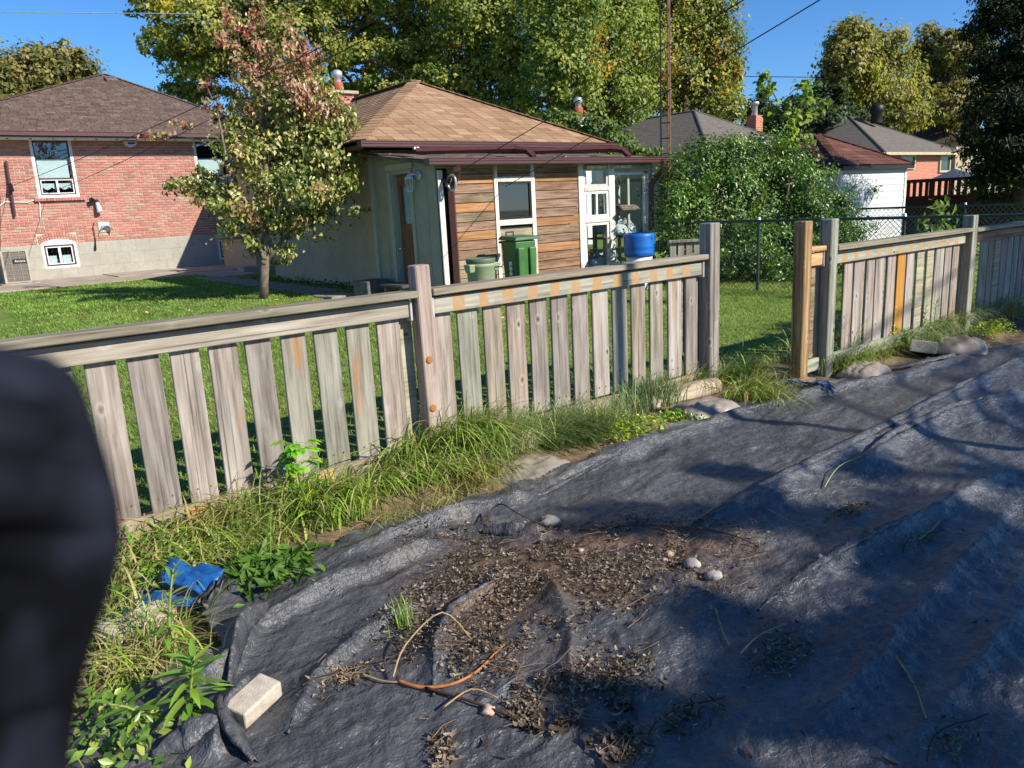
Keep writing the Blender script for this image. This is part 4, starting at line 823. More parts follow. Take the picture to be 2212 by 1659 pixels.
# ------------------------------------------------------------------ black landscape fabric
def poly_d(x, y, pts):
    """distance to a polyline and signed side, for many points"""
    best = np.full(np.shape(x), 9e9); side = np.zeros(np.shape(x)); tt = np.zeros(np.shape(x)); n = len(pts)-1
    for i in range(n):
        ax, ay = pts[i]; bx, by = pts[i+1]; dx, dy = bx-ax, by-ay; L2_ = dx*dx+dy*dy+1e-9
        t = np.clip(((x-ax)*dx+(y-ay)*dy)/L2_, 0, 1); px, py = ax+t*dx, ay+t*dy; d = np.hypot(x-px, y-py); m = d < best
        best = np.where(m, d, best); side = np.where(m, np.sign(dx*(y-ay)-dy*(x-ax)), side); tt = np.where(m, (i+t)/n, tt)
    return best, side, tt
def gp(px, z=-.12): return [tuple(PZ(x, y, z)[:2]) for x, y in px]
FOLDS = [  # (survey polyline, height, width, asymmetry)
 (gp([(2212, 772), (2080, 850), (1960, 925), (1830, 1000), (1690, 1072), (1500, 1150)]), .06, .05, 1.6),
 (gp([(2212, 850), (2060, 905), (1930, 975), (1820, 1045)]), .05, .05, 1.4),
 (gp([(1250, 1045), (1420, 972), (1600, 905), (1760, 862), (1950, 822), (2100, 775)]), .045, .06, 1.2),
 (gp([(1130, 1090), (1300, 1010), (1450, 960)]), .035, .05, 1.0),
 (gp([(500, 1470), (560, 1372), (690, 1300), (830, 1245), (990, 1180)]), .06, .035, 2.2),
 (gp([(620, 1600), (690, 1480), (790, 1390), (930, 1320)]), .035, .03, 1.6),
 (gp([(935, 1520), (950, 1420), (985, 1345), (1085, 1290), (1090, 1250)]), .035, .03, 1.5),
 (gp([(1230, 1500), (1235, 1400), (1215, 1330), (1180, 1270)]), .035, .035, 1.2),
 (gp([(1560, 1330), (1480, 1290), (1400, 1270)]), .03, .04, 1.2),
 (gp([(1760, 1600), (1850, 1480), (1960, 1360), (2090, 1210), (2212, 1080)]), .022, .06, 1.3),
 (gp([(1640, 1330), (1760, 1260), (1880, 1190), (2000, 1130), (2212, 1010)]), .035, .06, 1.3),
 (gp([(900, 1180), (1010, 1165), (1110, 1172), (1200, 1178)]), .045, .03, 1.0),
 (gp([(700, 1240), (850, 1175), (1010, 1120), (1180, 1085)]), .05, .07, 1.2),
 (gp([(460, 1659), (500, 1560), (560, 1500)]), .07, .04, 1.6),
 (gp([(330, 1620), (430, 1500), (520, 1440)]), .05, .04, 1.2),
 (gp([(1950, 1659), (2060, 1500), (2212, 1330)]), .018, .06, 1.3)]
def crumple(x, y, n, f0, f1, amp, seed, spread=.6):
    g = random.Random(seed); h = 0
    wp = fbm(x*1.1, y*1.1, seed, 2)-.5
    for i in range(n):
        a = 1.70+g.gauss(0, spread); f = math.exp(g.uniform(math.log(f0), math.log(f1))); ph = g.random()
        u_ = (x*math.cos(a)+y*math.sin(a))*f+ph+wp*.5*f**.5; tri = np.abs(u_-np.floor(u_)-.5)*2
        h = h+amp/f*(1-tri)**1.25*sst(.5, .68, vnoise(x*f*.33+i*7.7, y*f*.42+i*3.1, seed+i))
    return h
def tarp_h(x, y):
    x = np.asarray(x, float); y = np.asarray(y, float)
    h = -.115+.035*(fbm(x*.7, y*.7, 41, 2)-.5)
    wx = x+.25*(fbm(x*1.3, y*1.3, 5, 2)-.5); wy = y+.25*(fbm(x*1.3, y*1.3, 8, 2)-.5)
    a = (wx*.72-wy*.69); b_ = (wx*.69+wy*.72)     # wrinkles mostly run along the fabric's length
    r1 = 1-np.abs(2*fbm(a*1.3, b_*3.2, 60, 3)-1); r2 = 1-np.abs(2*fbm(a*4.5, b_*9, 70, 3)-1); r3 = 1-np.abs(2*fbm(wx*13, wy*15, 80, 2)-1)
    h = h+.006*(r1**6)+.003*(r3**4)+crumple(x, y, 6, 1.0, 2.4, .012, 11, .3)+crumple(x, y, 9, 4, 9, .026, 31, .5)+crumple(x, y, 9, 14, 30, .05, 51, .9)
    for pts, hh, ww, asy in FOLDS:
        d, s, t = poly_d(x, y, pts); w_ = np.where(s > 0, ww*asy, ww*.55)*(.85+.3*vnoise(t*5, 0*t, 3)); e = np.clip(np.minimum(t, 1-t)*8, 0, 1)
        h = h+hh*(.8+.4*vnoise(t*5, 0*t, 9))*e*np.exp(-(d/w_)**1.35)
    mound = np.exp(-(((x-1.75)/.75)**2+((y-2.05)/.55)**2)); h = h+.03*mound
    return h
EDGE = gp([(-60, 1900), (150, 1600), (300, 1500), (350, 1440), (470, 1420), (430, 1330), (480, 1275), (600, 1262), (690, 1200), (760, 1165), (840, 1135), (960, 1108), (1090, 1075), (1190, 1040), (1300, 985), (1440, 935), (1600, 878), (1720, 842), (1830, 820), (1950, 806), (2050, 780), (2140, 752), (2260, 735)])
NEAR = [(10.5, 3.0), (10.5, -1.2), (-.6, -1.2), (-.9, 1.6)]
POLY = np.array(EDGE+NEAR)
def inside(x, y, P=POLY):
    c = np.zeros(np.shape(x), bool); n = len(P); j = n-1
    for i in range(n):
        xi, yi = P[i]; xj, yj = P[j]; m = ((yi > y) != (yj > y)) & (x < (xj-xi)*(y-yi)/(yj-yi+1e-12)+xi); c ^= m; j = i
    return c
nr, na = 600, 640
rad = .35*np.exp(np.linspace(0, math.log(11.5/.35), nr)); ang = np.radians(np.linspace(-14, 112, na))
Rg, Ag = np.meshgrid(rad, ang, indexing='ij'); Xg, Yg = Rg*np.sin(Ag), Rg*np.cos(Ag)
Xj = Xg; Yj = Yg
wob = .05*(fbm(Xg*3, Yg*3, 90, 3)-.5); dE, sE, tE = poly_d(Xg, Yg, EDGE)
Zg = tarp_h(Xg, Yg); Zg = np.where(dE < .12, Zg+(.018*(np.sin(tE*160)*.5+.5))*(1-dE/.12), Zg)
ok = inside(Xg+wob, Yg+wob)
V = np.stack([Xg, Yg, Zg], -1).reshape(-1, 3); i = (np.arange(nr-1)[:, None]*na+np.arange(na-1)[None, :]); q = np.stack([i, i+na, i+na+1, i+1], -1).reshape(-1, 4)
okf = ok.ravel()[q].all(1); q = q[okf]; used = np.unique(q); rm = np.full(len(V), -1); rm[used] = np.arange(len(used)); V = V[used]; q = rm[q]
# dirt: dusty hollows and the soil of the leaf heap
LIT = [  # litter heaps in survey pixels: centre, radii, weight
 (1130, 1240, 210, 70, 1.0), (1330, 1195, 230, 55, 1.0), (1480, 1235, 100, 45, .6), (960, 1175, 110, 32, .5), (900, 1370, 90, 60, .7), (1120, 1420, 160, 90, 1.0), (1180, 1530, 80, 60, .7), (1330, 1480, 90, 60, .5), (955, 1620, 30, 70, .35), (1340, 1620, 60, 45, .4), (1000, 1300, 130, 50, .8), (1690, 1390, 70, 50, .25), (1450, 1160, 200, 34, .7), (1600, 1310, 90, 40, .3), (1560, 1200, 110, 26, .35), (1250, 1290, 200, 50, .7), (760, 1470, 40, 24, .15)]
def littr(x, y):
    t = 0
    for px, py, rx, ry, w_ in LIT:
        c = PZ(px, py, -.1); e1 = PZ(px+rx, py, -.1)-c; e2 = PZ(px, py+ry, -.1)-c; A_ = np.array([[e1[0], e2[0]], [e1[1], e2[1]]]); I = np.linalg.inv(A_)
        u_ = I[0, 0]*(x-c[0])+I[0, 1]*(y-c[1]); v_ = I[1, 0]*(x-c[0])+I[1, 1]*(y-c[1]); t = t+w_*np.exp(-(u_*u_+v_*v_)*.8)
    return t
dirt = np.clip(littr(V[:, 0], V[:, 1])*.9-.4+1.3*(fbm(V[:, 0]*5, V[:, 1]*5, 33, 4)-.5), 0, 1)
dust = np.clip(2.2*(fbm(V[:, 0]*1.6, V[:, 1]*2.2, 55, 5)-.45), 0, 1)*np.clip(1.6*fbm(V[:, 0]*9, V[:, 1]*9, 56, 4)-.35, 0, 1)
dust = np.maximum(dust, .8*sst(.22, .02, poly_d(V[:, 0], V[:, 1], EDGE)[0])*np.clip(2.4*fbm(V[:, 0]*7, V[:, 1]*7, 57, 4)-.8, 0, 1))
k = NT('landscape_fabric'); at = k.n('Attribute', attribute_name='Col'); sp_ = k.n('SeparateColor'); k.l(at.outputs['Color'], sp_.inputs[0])
vc = k.coord('Object'); f1 = k.noise(vc, 2.6, 6, .6); f2 = k.noise(k.coord('Object', (1, 2.2, 1), rot=(0, 0, .12)), 13, 9, .75, .3)
c0_ = k.ramp(f1, [(.3, lin('#393a3d')), (.7, lin('#505154'))]); c0_ = k.mix(k.ramp(f2, [(.5, 0), (.7, .45)]), c0_, lin('#7a7978'))
c0_ = k.mix(k.ramp(k.mix(1, sp_.outputs[1], k.ramp(f2, [(.3, .3), (.6, 1)]), 'MULTIPLY'), [(.15, 0), (.85, .5)]), c0_, lin('#988f84')); c0_ = k.mix(sp_.outputs[0], c0_, k.ramp(k.noise(vc, 40, 5, .7), [(.3, lin('#33271e')), (.6, lin('#6b5644')), (.8, lin('#8d7761'))]))
wv = k.n('TexWave', wave_type='BANDS', bands_direction='DIAGONAL'); wv.inputs['Scale'].default_value = 210; k.l(vc, wv.inputs['Vector'])
cr_ = k.n('TexNoise', noise_dimensions='3D'); cr_.noise_type = 'RIDGED_MULTIFRACTAL'; cr_.inputs['Scale'].default_value = 10; cr_.inputs['Detail'].default_value = 7; cr_.inputs['Roughness'].default_value = .55; k.l(k.coord('Object', (1, 2.0, 1), rot=(0, 0, .12)), cr_.inputs['Vector'])
vh = None
for sc_, wt in ((5.5, 1.0), (13, .45), (31, .2)):
    vo = k.n('TexVoronoi', feature='F1'); vo.inputs['Scale'].default_value = sc_; nd = k.n('TexNoise'); nd.inputs['Scale'].default_value = sc_*.6; nd.inputs['Detail'].default_value = 3; k.l(vc, nd.inputs['Vector'])
    va = k.n('VectorMath', operation='MULTIPLY_ADD'); va.inputs[1].default_value = (.25, .25, .25); k.l(nd.outputs['Color'], va.inputs[0]); k.l(k.coord('Object', (.55, 1.5, .5), rot=(0, 0, .12)), va.inputs[2]); k.l(va.outputs[0], vo.inputs['Vector'])
    ml = k.n('Math', operation='MULTIPLY_ADD'); ml.inputs[1].default_value = wt; k.l(vo.outputs['Distance'], ml.inputs[0])
    if vh is not None: k.l(vh, ml.inputs[2])
    else: ml.inputs[2].default_value = 0
    vh = ml.outputs[0]
bp0 = k.n('Bump'); bp0.inputs['Strength'].default_value = .65; bp0.inputs['Distance'].default_value = .03; k.l(vh, bp0.inputs['Height'])
hh_ = k.n('Math', operation='MULTIPLY_ADD'); hh_.inputs[1].default_value = .05; k.l(wv.outputs['Fac'], hh_.inputs[0]); k.l(cr_.outputs['Fac'], hh_.inputs[2]); bp1 = k.n('Bump'); bp1.inputs['Strength'].default_value = .7; bp1.inputs['Distance'].default_value = .006; k.l(hh_.outputs[0], bp1.inputs['Height']); k.l(bp0.outputs[0], bp1.inputs['Normal']); k.l(bp1.outputs[0], k.b.inputs['Normal']); k.base(c0_, .4, .5); M_FABRIC = k.m
tarp = obj('landscape_fabric', colored('landscape_fabric', V, q, np.stack([dirt, dust, 0*dust], 1), M_FABRIC, True)); tag(tarp, 'wrinkled black landscape fabric spread over the garden ground', 'fabric')
def strip_flap(name, pts, wd, lift, label, parent=None, n=14):
    if parent: wd *= .8; lift *= .35
    """a torn loose flap of the fabric standing up along a line"""
    P_ = [np.array([*p, float(tarp_h(p[0], p[1]))]) for p in gp(pts)]; V = []; Fc = []
    for i in range(n+1):
        t = i/n*(len(P_)-1); a = int(min(t, len(P_)-2)); p = P_[a]+(P_[a+1]-P_[a])*(t-a); d = P_[a+1]-P_[a]; s = np.array([-d[1], d[0], 0]); s /= np.linalg.norm(s); e = math.sin(math.pi*(.08+.84*i/n))
        for j in range(5): u_ = j/4; V.append(p+s*wd*e*u_*(1-.4*u_)+np.array([0, 0, lift*e*math.sin(u_*2.2)+.004*math.sin(i*1.9+j)]))
    for i in range(n):
        for j in range(4): Fc.append((i*5+j, i*5+j+1, (i+1)*5+j+1, (i+1)*5+j))
    me = mesh_from(name, V, Fc, M_FABRIC, True); o = obj(name, me, parent); mo = o.modifiers.new('thick', 'SOLIDIFY'); mo.thickness = .003; return tag(o, label, 'fabric') if label else o
strip_flap('fabric_flap', [(500, 1495), (545, 1400), (590, 1340)], .05, .07, 'stiff upturned flap of black fabric left of the leaf heap')
strip_flap('fabric_flap', [(560, 1659), (530, 1600), (490, 1545)], .09, .06, 'torn flap of black fabric below the pale concrete paver')
strip_flap('fabric_flap', [(330, 1650), (410, 1640), (480, 1610)], .1, .05, 'ragged end of black fabric at the bottom left corner')
for pts, wd_, lf in (([(505, 1465), (560, 1380), (690, 1303), (830, 1248), (960, 1195)], .05, .035), ([(625, 1600), (690, 1485), (790, 1395), (930, 1325), (1000, 1300)], .045, .03), ([(1500, 1155), (1690, 1075), (1830, 1003), (1960, 928), (2080, 853), (2200, 785)], .08, .05), ([(1830, 1040), (1930, 975), (2060, 905), (2200, 855)], .07, .045), ([(1255, 1045), (1420, 975), (1600, 908), (1760, 866)], .06, .035), ([(700, 1242), (850, 1178), (1010, 1123), (1180, 1088), (1300, 1020)], .06, .035), ([(940, 1520), (952, 1420), (985, 1348), (1080, 1292)], .04, .03), ([(1850, 812), (1950, 800), (2050, 775), (2140, 750)], .08, .05), ([(1640, 1330), (1760, 1262), (1880, 1192), (2000, 1132)], .05, .025)):
    strip_flap('fold', pts, wd_, lf, None, tarp, 40)
strip_flap('fabric_flap', [(1040, 1172), (1100, 1178), (1135, 1176)], .05, .05, 'rolled grey fabric edge poking from the leaf heap')
# ------------------------------------------------------------------ litter on the fabric
g = np.random.default_rng(99); PT = []; WT = np.array([l[2]*l[3]*l[4] for l in LIT]); WT = WT/WT.sum()
n = 19000; idx = g.choice(len(LIT), n, p=WT); Lr = np.array(LIT)[idx]; rr2 = np.sqrt(g.random(n))*1.25*g.random(n)**.25; th = g.random(n)*2*np.pi
px = Lr[:, 0]+Lr[:, 2]*rr2*np.cos(th); py = Lr[:, 1]+Lr[:, 3]*rr2*np.sin(th)
ns_ = 260; px = np.concatenate([px, g.uniform(700, 2150, ns_)]); py = np.concatenate([py, g.uniform(1120, 1650, ns_)]); n = len(px)
XY = np.array([PZ(a, c, -.1)[:2] for a, c in zip(px, py)]); keep = np.concatenate([fbm(XY[:-ns_, 0]*5, XY[:-ns_, 1]*7, 17, 4) > .43, np.ones(ns_, bool)]); XY = XY[keep]; n = len(XY)
Z = tarp_h(XY[:, 0], XY[:, 1]); near = (np.hypot(XY[:, 0], XY[:, 1]) < 1.95)
big_ = g.random(n) < np.where(near, .5, .3); Lf = np.where(big_, np.where(near, g.uniform(.024, .062, n), g.uniform(.016, .042, n)), g.uniform(.005, .016, n)); az = g.random(n)*2*np.pi; cur = g.uniform(.3, 2.6, n); t = np.linspace(-.5, .5, 5)[None, :]
lift = g.uniform(.003, .012, n); ang_ = cur[:, None]*t*2; sx_ = Lf[:, None]*np.sin(ang_)/np.maximum(cur[:, None]*2, .2)*1.0; sz_ = Lf[:, None]*(1-np.cos(ang_))/np.maximum(cur[:, None]*2, .2)*np.where(g.random(n) < .5, 1, -1)[:, None]
twist = g.uniform(-1.2, 1.2, n)[:, None]*t*2; wd = (Lf*g.uniform(.06, .17, n))[:, None]*(1-(2*t)**2*.8)
ca, sa = np.cos(az)[:, None], np.sin(az)[:, None]; cx = XY[:, :1]+ca*sx_; cy = XY[:, 1:]+sa*sx_; cz = (Z+lift)[:, None]+np.abs(sz_)*.6+.003
bx, by, bz = -sa*np.cos(twist)*wd, ca*np.cos(twist)*wd, np.sin(twist)*wd
A_ = np.stack([cx+bx, cy+by, cz+bz], -1); B_ = np.stack([cx-bx, cy-by, cz-bz], -1); V = np.stack([A_, B_], 2).reshape(-1, 3); i = (np.arange(n)*10)[:, None]+(np.arange(4)*2)[None, :]; Fq = np.stack([i, i+2, i+3, i+1], -1).reshape(-1, 4)
pal = np.array([lin('#453a30'), lin('#5a4c40'), lin('#746454'), lin('#8b7b69'), lin('#a08f7b'), lin('#62503f'), lin('#352d27'), lin('#b0a28e')]); C = pal[g.integers(0, len(pal), n)]*(.6+.45*g.random((n, 1)))
o = obj('leaf_litter', colored('leaf_litter', V, Fq, np.repeat(C, 10, 0), M_DRY, True)); tag(o, 'heap of curled brown dead leaves on the black fabric', None, kind='stuff')
def stem(name, pts, r, mat, label, cat='stem', group=None, lift=.012, bow=0):
    P_ = [PZ(x, y, -.1) for x, y in pts]; P_ = [(p[0], p[1], float(tarp_h(p[0], p[1]))+lift+bow*math.sin(math.pi*i/(len(P_)-1))) for i, p in enumerate(P_)]
    if len(P_) > 2:     # smooth
        Q = []
        for i in range(len(P_)-1):
            p0, p1, p2, p3 = [np.array(P_[max(0, min(len(P_)-1, i+k_))]) for k_ in (-1, 0, 1, 2)]
            for t in np.linspace(0, 1, 5)[:-1]: Q.append(.5*((2*p1)+(-p0+p2)*t+(2*p0-5*p1+4*p2-p3)*t*t+(-p0+3*p1-3*p2+p3)*t**3))
        Q.append(np.array(P_[-1])); P_ = Q
    m = len(P_); return tag(MB().tube(P_, [r*(1-.45*i/m) for i in range(m)], 6).build(name, mat, None, True), label, cat, group)
M_STEMO = plain('orange_stem', lin('#b0713c'), .6, .3, var=.2, scale=30); M_STEMT = plain('tan_stem', lin('#a08a62'), .8, .2, var=.2, scale=30); M_STEMD = plain('dark_stem', lin('#4a3626'), .85, .2, var=.2, scale=30)
stem('curved_stalk', [(860, 1478), (910, 1492), (975, 1490), (1030, 1465), (1070, 1430), (1090, 1410)], .006, M_STEMO, 'thick curved orange brown stem lying in front of the leaf heap')
stem('dry_stalk', [(780, 1462), (830, 1478), (870, 1480)], .004, M_STEMT, 'short tan stem left of the curved orange stem')
stem('dead_vine', [(920, 1495), (1000, 1520), (1080, 1545), (1140, 1570)], .005, M_STEMD, 'dark bent stem running right from the orange stem')
stem('dry_stalk', [(850, 1472), (880, 1430), (960, 1385), (1020, 1395)], .0035, M_STEMT, 'long pale bowed stem arching over the fabric near the orange stem', bow=.05)
stem('dry_stalk', [(960, 1540), (1020, 1510), (1075, 1515)], .003, M_STEMT, 'pale thin stem below the orange stem', bow=.02)
stem('pale_twig', [(1600, 1420), (1640, 1380), (1700, 1355)], .004, M_STEMT, 'pale forked twig on the shaded fabric right of the heap')
stem('pale_twig', [(1545, 1330), (1560, 1370), (1575, 1400)], .003, M_STEMT, 'thin straight pale twig beside the forked twig')
stem('pale_twig', [(1935, 1425), (1975, 1480), (1990, 1530), (2000, 1560)], .0035, M_STEMT, 'pale V shaped stalk on the shaded fabric at lower right')
stem('pale_twig', [(1780, 1070), (1810, 1040), (1860, 1015)], .003, plain('green_stem', lin('#8f9a63'), .7), 'thin green curved stalk on the upper fabric', bow=.03)
stem('dead_vine', [(1250, 1165), (1400, 1160), (1560, 1180), (1640, 1195)], .004, plain('red_stem', lin('#5a3230'), .8), 'long dark red stem across the top of the leaf heap', bow=.015)
stem('dead_vine', [(1040, 1145), (1080, 1125), (1120, 1160), (1170, 1165)], .004, M_STEMD, 'looped dark vine at the top of the leaf heap', bow=.06)
stem('pale_twig', [(1985, 1175), (2010, 1155), (2030, 1135)], .005, M_STEMT, 'stubby pale twig by a fold at the right')
stem('pale_twig', [(1660, 1120), (1720, 1145), (1760, 1160)], .003, M_STEMT, 'thin twig on the fabric above the sunlit patch')
def dry_clump(px, py, n, L, label, seed, pal=(lin('#6f6250'), lin('#8f8468'), lin('#5a4c3c'), lin('#9c937a'))):
    g = np.random.default_rng(seed); c = PZ(px, py, -.1); P = np.zeros((n, 3)); P[:, :2] = c[:2]+g.normal(size=(n, 2))*np.array([.07, .03]); P[:, 2] = tarp_h(P[:, 0], P[:, 1])+.006+g.random(n)*.016
    t0 = thing('dead_plant', (*c[:2], -.1), label, 'dead plant', 'dead plants on the fabric')
    obj('foliage', leaves('foliage', P, g.normal(size=(n, 3))+np.array([0, 0, .5]), g.normal(size=(n, 3))+np.array([.8, .3, 0]), L*.7*(.4+.8*g.random(n)), np.array(pal)[g.integers(0, len(pal), n)]*.85, M_DRY, .28, .5), t0)
    MB().tube([(c[0]+t*.3-.15, c[1]+.03*math.sin(t*4), float(tarp_h(c[0]+t*.3-.15, c[1]+.03*math.sin(t*4)))+.012) for t in np.linspace(0, 1, 7)], .002, 5).build('stem', M_STEMD, t0); return t0
dry_clump(1840, 1110, 150, .03, 'grey dried weed lying on the shaded fabric above the pebbles', 1); dry_clump(1990, 1175, 90, .022, 'thin dead weed by the stubby twig at the right', 2); dry_clump(1480, 1545, 120, .04, 'curled dry leaf cluster in the shade at bottom centre', 3); dry_clump(1330, 1470, 160, .032, 'tangle of dry leaves right of the orange stem', 4); dry_clump(2060, 1590, 70, .035, 'dead leaf cluster beside the V shaped stalk', 5); dry_clump(1680, 1430, 120, .028, 'brown leaf drift right of the forked twig', 6)
dry_clump(755, 1462, 120, .03, 'little round tuft of dead grass on the sunlit fabric', 7, (lin('#9a8266'), lin('#7c6650'), lin('#b39c7c')))
g = np.random.default_rng(5); b = MB()
for i in range(170):
    l = LIT[g.integers(0, len(LIT))]; x, y = l[0]+l[2]*g.normal()*.6, l[1]+l[3]*g.normal()*.6; p = PZ(x, y, -.1); a = g.random()*6.28; L_ = g.uniform(.04, .16); bw_ = g.uniform(-.3, .3)
    pts = [(p[0]+L_*s*math.cos(a+bw_*s), p[1]+L_*s*math.sin(a+bw_*s)) for s in (-.5, 0, .5)]; b.tube([(q_[0], q_[1], float(tarp_h(*q_))+.006+g.uniform(0, .02)) for q_ in pts], [.0014, .0012, .0008], 4)
o = b.build('twig_litter', plain('twig_brown', lin('#7c6850'), .85, .15, var=.25, scale=20)); tag(o, 'thin broken twigs scattered through the leaf heap', None, kind='stuff')
def rock(name, px, py, s, mat, label, cat='stone', group=None, seed=0, flat=.7):
    p = PZ(px, py, -.1); bm = bmesh.new(); bmesh.ops.create_icosphere(bm, subdivisions=3, radius=1)
    for v_ in bm.verts:
        d = float(fbm(v_.co.x*1.4+seed, v_.co.y*1.4+v_.co.z*1.1, seed, 3)); v_.co *= s*(.6+.8*d); v_.co.z *= flat
    me = bpy.data.meshes.new(name); bm.to_mesh(me); bm.free(); me.polygons.foreach_set('use_smooth', [True]*len(me.polygons))
    return tag(obj(name, me, None, T(p[0], p[1], float(tarp_h(p[0], p[1]))+s*flat*.5), mat), label, cat, group)
M_TANROCK = plain('tan_stone', lin('#b59a86'), .9, .2, var=.15, scale=20, bump=.3)
rock('stone', 1185, 1140, .045, M_ROCK, 'pale chunky stone at the top of the leaf heap', seed=1, flat=.55)
rock('stone', 1055, 1538, .02, M_TANROCK, 'small tan stone below the dark bent stem', seed=2)
rock('stone', 1445, 1213, .018, M_TANROCK, 'round pinkish pebble right of the leaf heap', seed=3)
rock('stone', 1495, 1243, .03, M_ROCK, 'grey white rock at the right end of the leaf heap', seed=4)
rock('stone', 1540, 1262, .03, M_ROCK, 'second grey rock just right of the white rock', seed=5)
rock('stone', 1875, 1178, .02, plain('brown_stone', lin('#5d5148'), .9), 'dark brown pebble on the shaded fabric', seed=6)
rock('stone', 1770, 1222, .012, M_ROCK, 'tiny white pebble on the sunlit patch', seed=7)
rock('stone', 1255, 1205, .012, M_TANROCK, 'small brown pebble in the middle of the leaf heap', seed=8)
rock('stone', 1010, 1135, .012, M_TANROCK, 'small tan pebble on the fold above the heap', seed=9)
rock('stone', 1435, 1225, .012, M_TANROCK, 'little tan pebble beside the pinkish pebble', seed=12)
# sand bags, paver, blocks
def at(px, py, z=-.1): p = PZ(px, py, z); return (float(p[0]), float(p[1]), float(z))
p = at(1150, 1025, -.13); sack('sand_bag', (p[0], p[1], p[2]), (.46, .36, .1), M_BAG, 'dusty grey sand bag half covered by grass below the main post', 'sand bag', 'sand bags along the fabric edge', 2, .3)
p = at(1525, 893, -.1); sack('sand_bag', (p[0], p[1], p[2]), (.46, .32, .11), M_BAG, 'plump tan sand bag in front of the right end of the long fence', 'sand bag', 'sand bags along the fabric edge', 7, -.25)
p = at(1866, 808, -.1); sack('sand_bag', (p[0], p[1], p[2]), (.44, .3, .11), M_BAG, 'wrinkled tan sand bag in the grass below the amber slat', 'sand bag', 'sand bags along the fabric edge', 4, .1)
p = at(2075, 752, -.1); sack('sand_bag', (p[0], p[1], p[2]), (.6, .4, .12), M_BAG, 'pale grey sand bag farthest right at the fabric edge', 'sand bag', 'sand bags along the fabric edge', 9, .4)
def mortar_block(name, px, py, d, rz, mat, label, z=-.1, tilt=(0, 0)):
    p = at(px, py, z); return tag(obj(name, bbox(*d, .006, 2), None, T(p[0], p[1], p[2]+d[2]/2) @ RZ(rz) @ RX(tilt[0]) @ RY(tilt[1]), mat), label, 'block')
mortar_block('concrete_paver', 550, 1530, (.15, .085, .055), .45, M_BRICKP, 'pale concrete paver brick lying tilted on the fabric at lower left', -.10, (.12, -.1))
mortar_block('concrete_paver', 300, 1365, (.24, .12, .06), .3, M_BRICKP, 'half buried pale paver beside the blue tarp scrap', -.13, (.1, .05))
mortar_block('wooden_block', 1733, 832, (.21, .12, .045), .15, plain('tan_block', lin('#b39c80'), .9, .1, var=.15, scale=20, bump=.3), 'flat tan block lying in the opening of the fence', -.1)
mortar_block('grey_slab', 1690, 808, (.34, .2, .05), .1, M_CONC, 'grey slab half hidden behind the tan block in the opening', -.13)
mortar_block('grey_stone_edge', 1990, 762, (.3, .2, .1), .5, M_ROCK, 'broken grey stone in the weeds below the right fence', -.1, (.1, .2))
# blue tarp scrap
bt = thing('blue_tarp_scrap', at(380, 1260), 'crumpled torn blue tarp scrap with black edge in the weeds at lower left', 'tarp')
def sheet(px, nu, nv, bump_, seed, z0, mat, name, parent):
    c = [np.array(PZ(x, y, z0+dz)) for x, y, dz in px]; V = []; Fc = []
    for i in range(nu+1):
        for j in range(nv+1):
            u_, v_ = i/nu, j/nv; p = c[0]*(1-u_)*(1-v_)+c[1]*u_*(1-v_)+c[2]*u_*v_+c[3]*(1-u_)*v_
            V.append(p+np.array([0, 0, bump_*(float(1-abs(2*fbm(u_*3.1+seed, v_*3.3, seed, 3)-1))**2)-.3*bump_]))
    for i in range(nu):
        for j in range(nv): Fc.append((i*(nv+1)+j, (i+1)*(nv+1)+j, (i+1)*(nv+1)+j+1, i*(nv+1)+j+1))
    o = obj(name, mesh_from(name, V, Fc, mat, True), parent); mo = o.modifiers.new('thick', 'SOLIDIFY'); mo.thickness = .003; return o
sheet([(255, 1325, 0), (430, 1316, 0), (425, 1258, .01), (330, 1232, .01)], 18, 14, .03, 4, -.1, M_TARPB, 'flat_fold', bt)
sheet([(345, 1262, .03), (442, 1290, .0), (488, 1238, .06), (368, 1212, .09)], 16, 14, .035, 6, -.07, M_TARPB, 'raised_fold', bt)
sheet([(428, 1312, 0), (445, 1316, 0), (492, 1262, .03), (474, 1240, .06)], 14, 6, .04, 8, -.08, M_BLACKPL, 'black_edge', bt)
sheet([(275, 1330, 0), (430, 1322, 0), (425, 1310, .0), (278, 1318, 0)], 18, 4, .02, 12, -.1, M_BLACKPL, 'black_edge', bt)
# blue rope frayed near the opening
b = MB(); g = random.Random(3)
for s in range(5):
    pts = []
    for i in range(14):
        t = i/13; pp = PZ(1655+t*145+g.uniform(-3, 3), 842-8*math.sin(t*5)+g.uniform(-5, 5), -.09); pts.append((pp[0], pp[1], float(tarp_h(pp[0], pp[1]))+.012+g.uniform(0, .02)))
    b.tube(pts, .006, 5)
tag(b.build('blue_rope', plain('rope_blue', lin('#2b4a7c'), .7)), 'tangle of frayed dark blue rope on the fabric near the opening', 'rope')
